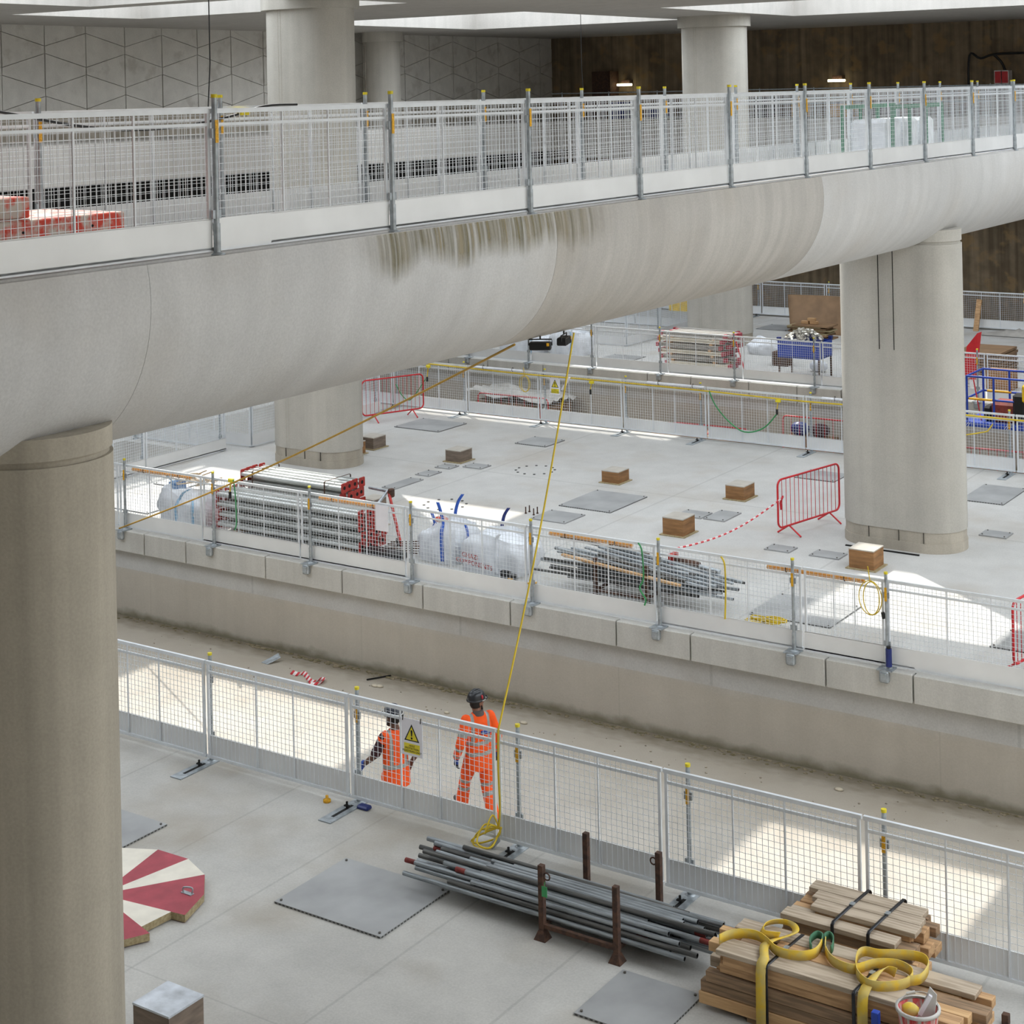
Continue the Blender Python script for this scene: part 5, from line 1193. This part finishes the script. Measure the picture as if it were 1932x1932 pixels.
o = MB().box(-14.7, -14.0, 44.0, 44.5, S, S+.5, b=.01).build('crate', M['ply'], None, (-14.3, 44.2, S)); tag(o, 'brown crate behind the blue lift on the far platform', 'crate')
o = MB().bar((-18.36, 54.05, S), (-18.33, 54.38, S+1.0), .17, .05).build('plank', WOOD[0], None, (-18.36, 54.1, S)); tag(o, 'brown plank leaning on the back fence right of the slotted pillar', 'plank')
V = []; n = 12
for j in range(n+1):
    for i in range(n+1): V.append((-17.9+2.2*i/n, 53.2+.8*j/n, S+.02+.14*math.sin(PI*i/n)*math.sin(PI*j/n)*(1+.7*math.sin(i*1.9)*math.cos(j*1.3))))
o = MB().add(V, [(j*(n+1)+i, j*(n+1)+i+1, (j+1)*(n+1)+i+1, (j+1)*(n+1)+i) for j in range(n) for i in range(n)], 0, True).build('polythene_sheet', M['poly'], None, (-17, 53.6, S)); tag(o, 'crumpled grey polythene on the far platform before the back fence', 'sheet')
for i in range(3):
    o = MB().box(-19.9, -19.1, 53.4+.1*i, 53.55+.1*i, S+.1*i, S+.1*i+.09).build('timber_block', WOOD[2], None, (-19.5, 53.5, S+.1*i)); tag(o, 'timber block stacked by the back fence beside the slotted pillar', 'timber', 'blocks by the back fence')
# ---------------------------------------------------------------- gallery: rail, lamps, cabinets
t = thing('guard_rail', 'thin grey guard rail along the gallery before the brown wall', 'rail', (-25, 57.7, 8.6))
b = MB()
for zz in (9.15, 9.7): b.tube([(-37, 57.7, zz), (-5, 57.7, zz)], .025, 6)
b.build('rail', M['galv'], t)
for i in range(15): MB().tube([(-36.5+2.2*i, 57.7, 8.6), (-36.5+2.2*i, 57.7, 9.75)], .024, 6).build('post', M['galv'], t)
for i, (px, py) in enumerate(((1178, 160), (1578, 152))):
    q = PY(px, py, 61.6); t = thing('wall_lamp', ['glowing strip lamp on the brown wall, left of two', 'glowing strip lamp on the brown wall, right of two'][i], 'lamp', q)
    MB().box(q.x-.36, q.x+.36, 61.56, 61.66, q.z-.05, q.z+.05, b=.02).build('diffuser', M['lamp'], t)
    MB().box(q.x-.2, q.x+.2, 61.66, 62, q.z-.03, q.z+.2).build('bracket', M['rust'], t)
for i in range(2):
    q = PY(1883+13*i, 146, 61); t = thing('red_cabinet', ['red cabinet at the brown wall, left of two', 'red cabinet at the brown wall, right of two'][i], 'cabinet', (q.x, 61, 8.6))
    MB().box(q.x-.14, q.x+.14, 61, 61.4, 9.7, 10.22).build('case', M['tape_w'], t); MB().box(q.x-.11, q.x+.11, 60.98, 61, 9.76, 10.18).build('door', M['red'], t)
    MB().box(q.x-.12, q.x+.12, 61.05, 61.35, 8.6, 9.7).build('stand', M['rust'], t)
t = thing('wall_cable', 'black cable looped along the brown wall above the red cabinets', 'cable', PY(1829, 105, 61.4))
MB().tube(smooth([PY(1828, 190, 61.4), PY(1829, 105, 61.4), PY(1850, 110, 61.6), PY(1880, 102, 61.6), PY(1960, 99, 61.6)], 5), .045, 6).build('cord', M['black'], t)
MB().tube(smooth([PY(1875, 103, 61.6), PY(1890, 118, 61.7), PY(1899, 140, 61.75), PY(1907, 160, 61.8)], 5), .045, 6).build('drop_lead', M['black'], t)
o = MB().box(-37.2, -36.3, 61.2, 61.9, 8.6, 10.6).build('door_1', M['rust']); struct(o)
rr = random.Random(13)
for i in range(9):
    x = -35+rr.uniform(0, 14); s_ = rr.uniform(.4, .9); m_ = rr.choice(['dark', 'dark', 'lab', 'rust', 'black', 'navy'])
    x = -35.2+1.6*i
    o = MB().box(x, x+s_, 59.4, 60.2, 8.6, 8.6+rr.uniform(.35, .8), b=.02).build('site_crate', M[m_], None, (x, 59.8, 8.6)); tag(o, f'dark crate on the gallery seen through the bridge fence, {ORD[i]} from the left', 'crate', 'crates on the gallery')
# ---------------------------------------------------------------- the two walkers
def ell_tube(b, secs, n=18):
    """closed tube through (centre, rx along u, ry along v, u, v)"""
    V = []
    for c, rx, ry, u, v in secs:
        for j in range(n):
            a = 2*PI*j/n; V.append(Vector(c)+Vector(u)*rx*math.cos(a)+Vector(v)*ry*math.sin(a))
    Fs = [(i*n+j, i*n+(j+1) % n, (i+1)*n+(j+1) % n, (i+1)*n+j) for i in range(len(secs)-1) for j in range(n)]
    Fs += [tuple(range(n))[::-1], tuple(range((len(secs)-1)*n, len(secs)*n))]
    b.add(V, Fs); return b
def limb(b, pts, rad, n=14, sub=5):
    p = [Vector(q) for q in pts]; P2, R2 = [], []
    for i in range(len(p)-1):
        for j in range(sub):
            t = j/sub; P2.append(p[i].lerp(p[i+1], t)); t2 = t*t*(3-2*t); R2.append(rad[i]*(1-t2)+rad[i+1]*t2)
    P2.append(p[-1]); R2.append(rad[-1])
    # round ends
    d0 = (P2[0]-P2[1]).normalized(); d1 = (P2[-1]-P2[-2]).normalized()
    P3 = [P2[0]+d0*R2[0]*.8, P2[0]+d0*R2[0]*.5]+P2+[P2[-1]+d1*R2[-1]*.5, P2[-1]+d1*R2[-1]*.8]; R3 = [R2[0]*.4, R2[0]*.85]+R2+[R2[-1]*.85, R2[-1]*.4]
    return b.tube(P3, R3, n, smooth=False)
def fuse(b, name, mats, parent, vox, assign=None, it=4):
    """weld overlapping tubes into one continuous skin"""
    me = bpy.data.meshes.new('tmp'); me.from_pydata([tuple(v) for v in b.v], [], b.f); me.update()
    o = bpy.data.objects.new('tmp', me); COL.objects.link(o)
    m = o.modifiers.new('r', 'REMESH'); m.mode = 'VOXEL'; m.voxel_size = vox
    s_ = o.modifiers.new('s', 'SMOOTH'); s_.factor = .5; s_.iterations = it
    dg = bpy.context.evaluated_depsgraph_get(); out = bpy.data.meshes.new_from_object(o.evaluated_get(dg))
    bpy.data.objects.remove(o); bpy.data.meshes.remove(me)
    out.name = name; out.materials.clear()
    for q in mats: out.materials.append(q)
    for p in out.polygons:
        p.use_smooth = True; p.material_index = assign(p.center) if assign else 0
    ob = bpy.data.objects.new(name, out); ob.parent = parent; COL.objects.link(ob); WORLD[ob.name] = Vector((0, 0, 0)); return ob
def seg_t(p, a, c):
    a, c = Vector(a), Vector(c); d = c-a; t = max(0, min(1, (p-a).dot(d)/d.length_squared)); return t, (p-a-d*t).length
X, Y_, Z = Vector((1, 0, 0)), Vector((0, 1, 0)), Vector((0, 0, 1))
def torso_secs(rows, lean=0.):
    return [((cx, cy+lean*(z-.9), z), rx, ry, X, Y_) for cx, cy, z, rx, ry in rows]
def hand(b, w_, d, side, curl=.6, k=1., pr=.0):
    """palm and five fingers from the wrist along d; side: +1 right hand"""
    d = Vector(d).normalized(); fwd = (Y_-d*Y_.dot(d)).normalized(); out = d.cross(fwd).normalized()*side   # fwd: thumb edge
    w_ = Vector(w_); ell_tube(b, [(w_, .024*k, .03*k, out, fwd), (w_+d*.03, .019*k, .041*k, out, fwd), (w_+d*.075, .017*k, .044*k, out, fwd), (w_+d*.098, .013*k, .04*k, out, fwd)], 12)
    for f, (off, ln) in enumerate(((.032, .074), (.011, .084), (-.011, .078), (-.031, .062))):
        q = w_+d*.088+fwd*off*k; i_ = -out
        p1 = q+d*ln*.45; p2 = p1+(d*(1-curl*.5)+i_*curl).normalized()*ln*.33; p3 = p2+(d*(1-curl)+i_*curl*1.4).normalized()*ln*.28
        limb(b, [q, p1, p2, p3], [.0115*k, .0108*k, .0098*k, .0085*k], 8, 3)
    q = w_+d*.03+fwd*.03*k
    limb(b, [q, q+(d*.6+fwd*.7-out*.3).normalized()*.045, q+(d*.6+fwd*.7-out*.3).normalized()*.045+(d-out*.3).normalized()*.038], [.015*k, .0125*k, .010*k], 8, 3)
    return b
def person(label, loc, rotz, J, style):
    t = thing('person', label, 'person', loc, rotz, None, True)
    L_, Rr = J['L'], J['R']; hd = Vector(J['head']); hy = J['yaw']
    def hrot(v): c_, s_ = math.cos(hy), math.sin(hy); return Vector((v[0]*c_-v[1]*s_, v[0]*s_+v[1]*c_, v[2]))
    fw, sx_ = hrot((0, 1, 0)), hrot((1, 0, 0))
    # body: head with face, neck, trunk, limbs, hands
    b = MB()
    ell_tube(b, [(hd+Z*z+fw*y, rx, ry, sx_, fw) for z, y, rx, ry in ((-.115, .045, .03, .035), (-.10, .04, .048, .058), (-.06, .02, .062, .082), (0, 0, .072, .096), (.05, -.004, .075, .099), (.09, -.006, .066, .088), (.115, -.006, .042, .058), (.125, -.006, .015, .02))], 18)
    limb(b, [hd+fw*.092+Z*.01, hd+fw*.112-Z*.02], [.010, .017], 8, 3)                         # nose
    limb(b, [hd+fw*.082-Z*.058-sx_*.02, hd+fw*.086-Z*.058, hd+fw*.082-Z*.058+sx_*.02], [.007, .010, .007], 8, 3)   # mouth
    for s_ in (-1, 1): ell_tube(b, [(hd+sx_*s_*.066-Z*.03, .010, .014, sx_, fw), (hd+sx_*s_*.080-Z*.012, .008, .02, sx_, fw), (hd+sx_*s_*.082+Z*.01, .008, .022, sx_, fw), (hd+sx_*s_*.072+Z*.03, .006, .014, sx_, fw)], 10)
    nb = Vector(J['neck']); limb(b, [hd-Z*.06-fw*.02, nb-Z*.04], [.056, .062], 14, 4)
    ell_tube(b, torso_secs([(0, 0, .86, .15, .10), (0, 0, .98, .15, .10), (0, 0, 1.12, .145, .10), (0, 0, 1.27, .165, .11), (0, 0, 1.38, .165, .095), (0, -.01, 1.44, .11, .07), (0, -.01, 1.47, .06, .05)], J['lean']))
    for A, s_ in ((L_, -1), (Rr, 1)):
        limb(b, [A['sh'], A['el'], A['wr']], [.052, .043, .030]); hand(b, A['wr'], A['hd'], s_, J['curl'])
        limb(b, [(A['hip'][0], A['hip'][1], A['hip'][2]), A['kn'], A['an']], [.085, .058, .042])
        limb(b, [A['an'], Vector(A['an'])*.4+Vector(A['toe'])*.6, A['toe']], [.04, .038, .032])
    fuse(b, 'body', [style['skin']], t, .0075, None, 3)
    for s_ in (-1, 1):
        MB().ball(hd+fw*.086+sx_*s_*.03+Z*.02, .011, 8).build('eye', M['paper'], t); MB().ball(hd+fw*.0945+sx_*s_*.03+Z*.02, .0055, 8).build('iris', M['ink'], t)
    # hair and beard
    b = MB(); ell_tube(b, [(hd+Z*z-fw*.012, rx, ry, sx_, fw) for z, rx, ry in ((-.06, .060, .074), (-.02, .0765, .094), (.05, .079, .1), (.09, .07, .09))], 18); fuse(b, 'hair', [M['hair']], t, .012)
    b = MB(); limb(b, [hd+sx_*-.068-Z*.02+fw*.02, hd+sx_*-.055-Z*.08+fw*.045, hd-Z*.108+fw*.075, hd+sx_*.055-Z*.08+fw*.045, hd+sx_*.068-Z*.02+fw*.02], [.012, .018, .024, .018, .012], 10, 4); fuse(b, 'beard', [M['hair']], t, .008)
    # helmet
    b = MB(); hc = hd+Z*.052; n = 28; prof = [(1.0, .0), (.985, .25), (.93, .5), (.80, .73), (.58, .9), (.3, .985), (.02, 1.0)]
    V = [hc+sx_*r_*.112*math.cos(2*PI*j/n)+fw*(r_*.138*math.sin(2*PI*j/n)-.006)+Z*.125*h_ for r_, h_ in prof for j in range(n)]
    b.add(V, [(i*n+j, i*n+(j+1) % n, (i+1)*n+(j+1) % n, (i+1)*n+j) for i in range(len(prof)-1) for j in range(n)], 0, True)
    br = [hc+sx_*r_*math.cos(2*PI*j/n)*.118+fw*(r_*math.sin(2*PI*j/n)*(.145+(.035 if math.sin(2*PI*j/n) > .5 else 0))-.006)+Z*zz for r_, zz in ((.97, .012), (1.03, .004), (1.03, -.008), (.96, -.012)) for j in range(n)]
    b.add(br, [(i*n+j, i*n+(j+1) % n, (i+1)*n+(j+1) % n, (i+1)*n+j) for i in range(3) for j in range(n)], 0, True)
    hm = b.build('helmet', style['helmet'], t)
    b = MB()
    for q in (-.04, 0, .04):
        b.tube([hc+sx_*q+fw*(.13*math.cos(a)-.006)*(1-abs(q)*2)+Z*(.124*math.sin(a)+.006)*(1-abs(q)*1.5) for a in [PI*i/12 for i in range(1, 12)]], .009, 6)
    b.build('helmet_ridge', style['helmet'], hm)
    if style['kind'] == 'vest':
        MB().tube([hc+sx_*.115*math.cos(2*PI*j/24)+fw*(.14*math.sin(2*PI*j/24)-.006)+Z*(.03+.012*math.sin(2*PI*j/24)) for j in range(24)], .010, 6, closed=True).build('headlamp_strap', M['strap'], hm)
        MB().box(-.02, .02, -.02, .02, -.02, .02).v
    else:
        q = hc+sx_*.108+Z*.05; MB().ball(q, (.012, .03, .03), 10).build('sticker', M['sticker'], hm)
        MB().tube([hc+sx_*.117*math.cos(2*PI*j/24)+fw*(.145*math.sin(2*PI*j/24)-.006)+Z*.0 for j in range(13)], .008, 6).build('goggle_strap', M['strap'], hm)
    # trousers
    b = MB(); lean = J['lean']
    ell_tube(b, torso_secs([(0, 0, .76, .155, .115), (0, 0, .84, .178, .125), (0, 0, .92, .178, .12), (0, 0, 1.0, .16, .11)], lean))
    for A in (L_, Rr):
        kn = Vector(A['kn']); an = Vector(A['an']); hp = Vector(A['hip'])
        limb(b, [hp, hp.lerp(kn, .5), kn, kn.lerp(an, .5), kn.lerp(an, .93)], [.112, .098, .082, .084, .088])
    def leg_mat(p):
        best = min(((seg_t(p, A['kn'], A['an']), seg_t(p, A['hip'], A['kn'])) for A in (L_, Rr)), key=lambda s_: min(s_[0][1], s_[1][1]))
        if p.z > .80: return 0
        if best[1][1] < best[0][1]: return 1 if .86 < best[1][0] < .985 else 0
        return 1 if .20 < best[0][0] < .33 else 0
    fuse(b, 'trousers', [M['hivis'], M['refl']], t, .011, leg_mat, 3)
    # upper clothes
    b = MB(); vest = style['kind'] == 'vest'
    hem = .72 if not vest else .74
    ell_tube(b, torso_secs([(0, 0, hem, .20, .145), (0, 0, .84, .198, .142), (0, 0, .98, .182, .130), (0, 0, 1.12, .178, .128), (0, -.003, 1.26, .192, .135), (0, -.008, 1.36, .195, .118), (0, -.015, 1.43, .15, .088), (0, -.02, 1.47, .085, .068)], lean), 22)
    if not vest:
        for A in (L_, Rr):
            sh, el, wr = Vector(A['sh']), Vector(A['el']), Vector(A['wr']); limb(b, [sh, sh.lerp(el, .5), el, wr.lerp(el, .06)], [.079, .074, .067, .054])
    else:
        for A in (L_, Rr):
            sh, el = Vector(A['sh']), Vector(A['el']); limb(b, [sh+Vector((-.03 if sh.x > 0 else .03, 0, .0)), sh.lerp(el, .12)], [.085, .078])
    def top_mat(p):
        ts = min(((seg_t(p, A['sh'], A['el']), seg_t(p, A['el'], A['wr'])) for A in (L_, Rr)), key=lambda s_: min(s_[0][1], s_[1][1]))
        arm = (min(ts[0][1], ts[1][1]) < .075) and (abs(p.x) > .19 or p.z < 1.2 and abs(p.x) > .21) and not vest
        if arm:
            if ts[0][1] < ts[1][1]: return 1 if .62 < ts[0][0] < .80 else 0
            return 1 if (.30 < ts[1][0] < .48 or .80 < ts[1][0] < .93) else 0
        if vest:
            if .0 <= 1: 
                if .985 < p.z < 1.04: return 1
                if abs(abs(p.x)-.105) < .024 and p.z > 1.03: return 1
            return 0
        if 1.06 < p.z < 1.11 or .92 < p.z < .97: return 1
        if abs(abs(p.x)-.115-.02*max(0, 1.3-p.z)) < .023 and p.z > 1.1: return 1
        return 0
    up_ = fuse(b, 'vest' if vest else 'jacket', [M['hivis'], M['refl']], t, .010, top_mat, 3)
    if vest:
        b = MB()
        for A in (L_, Rr):
            sh, el = Vector(A['sh']), Vector(A['el']); limb(b, [sh, sh.lerp(el, .5), sh.lerp(el, .85)], [.072, .066, .068])
        fuse(b, 'shirt', [M['maroon']], t, .011)
    else:
        ell_tube_b = MB(); ell_tube(ell_tube_b, [(nb+Z*z-Y_*.004, rx, ry, X, Y_) for z, rx, ry in ((-.035, .095, .08), (.0, .078, .072), (.03, .072, .068))], 18); fuse(ell_tube_b, 'collar', [M['collar']], t, .01)
        yb_ = -.150+lean*.37
        MB().box(-.02, .115, yb_-.014, yb_+.02, 1.215, 1.26, b=.004).build('logo_patch', M['logo'], t)
        text('Commercial', .024, M['logo_w'], t, plane_mx((.047, yb_-.0155, 1.238), (1, 0, 0), (0, 0, 1)))
    # gloves and boots
    for A, s_, gl in ((L_, -1, True), (Rr, 1, not vest)):
        if gl:
            b = MB(); hand(b, A['wr'], A['hd'], s_, J['curl'], 1.28); limb(b, [Vector(A['wr'])-Vector(A['hd']).normalized()*.05, Vector(A['wr'])+Vector(A['hd']).normalized()*.02], [.041, .036], 12, 3)
            wr_ = Vector(A['wr']); d_ = Vector(A['hd']).normalized()
            fuse(b, 'glove', [M['glove'], M['glove_d']], t, .0055, lambda p: 1 if (p-wr_).dot(d_) > .085 else 0, 2)
        an, toe = Vector(A['an']), Vector(A['toe']); fd = (toe-an); fd.normalize()
        heel = an+Vector(A['heel'])
        b = MB(); limb(b, [an+Z*.07*1, an], [.056, .058], 14, 3); limb(b, [heel, heel.lerp(toe, .5)+Vector((0, 0, .012)), toe], [.050, .050, .044], 14, 4)
        upv = Vector(A.get('up', (0, 0, 1)))
        fuse(b, 'boot', [M['boot'], M['sole']], t, .009, lambda p: 1 if (p-heel).dot(upv) < -.026 else 0, 3)
    return t
# right walker: full orange suit, left foot just landing ahead, right foot behind
J2 = dict(head=(0, .03, 1.585), neck=(0, -.01, 1.47), yaw=-1.25, lean=.03, curl=.55,
    L=dict(sh=(-.168, 0, 1.395), el=(-.275, -.05, 1.13), wr=(-.30, .06, .90), hd=(-.02, .12, -1), hip=(-.095, .0, .88), kn=(-.10, .24, .50), an=(-.105, .36, .125), heel=(0, -.035, -.06), toe=(-.11, .53, .15), up=(0, -.45, .9)),
    R=dict(sh=(.168, 0, 1.395), el=(.27, -.03, 1.12), wr=(.30, .08, .89), hd=(.02, .15, -1), hip=(.095, .0, .88), kn=(.10, -.02, .47), an=(.105, -.22, .10), heel=(0, -.05, -.035), toe=(.11, -.06, .045)))
person('person in full orange suit and black helmet walking in the trench, right of two', (-13.19, 18.40, 0), math.radians(60), J2, dict(kind='suit', skin=M['skin'], helmet=M['helmet2']))
J1 = dict(head=(0, .05, 1.60), neck=(0, -.0, 1.475), yaw=.35, lean=.05, curl=.6,
    L=dict(sh=(-.168, .0, 1.395), el=(-.27, .09, 1.14), wr=(-.36, .27, .98), hd=(-.25, .5, -.8), hip=(-.095, 0, .88), kn=(-.10, -.02, .47), an=(-.105, -.2, .10), heel=(0, -.05, -.035), toe=(-.11, -.04, .045)),
    R=dict(sh=(.168, .0, 1.395), el=(.265, -.12, 1.15), wr=(.27, .06, .96), hd=(-.05, .5, -.8), hip=(.095, 0, .88), kn=(.10, .22, .50), an=(.105, .36, .10), heel=(0, -.05, -.035), toe=(.11, .53, .06)))
person('person in an orange vest over a maroon shirt, behind the warning sign, left of two', (-13.78, 17.35, 0), math.radians(66), J1, dict(kind='vest', skin=M['skin_d'], helmet=M['helmet']))
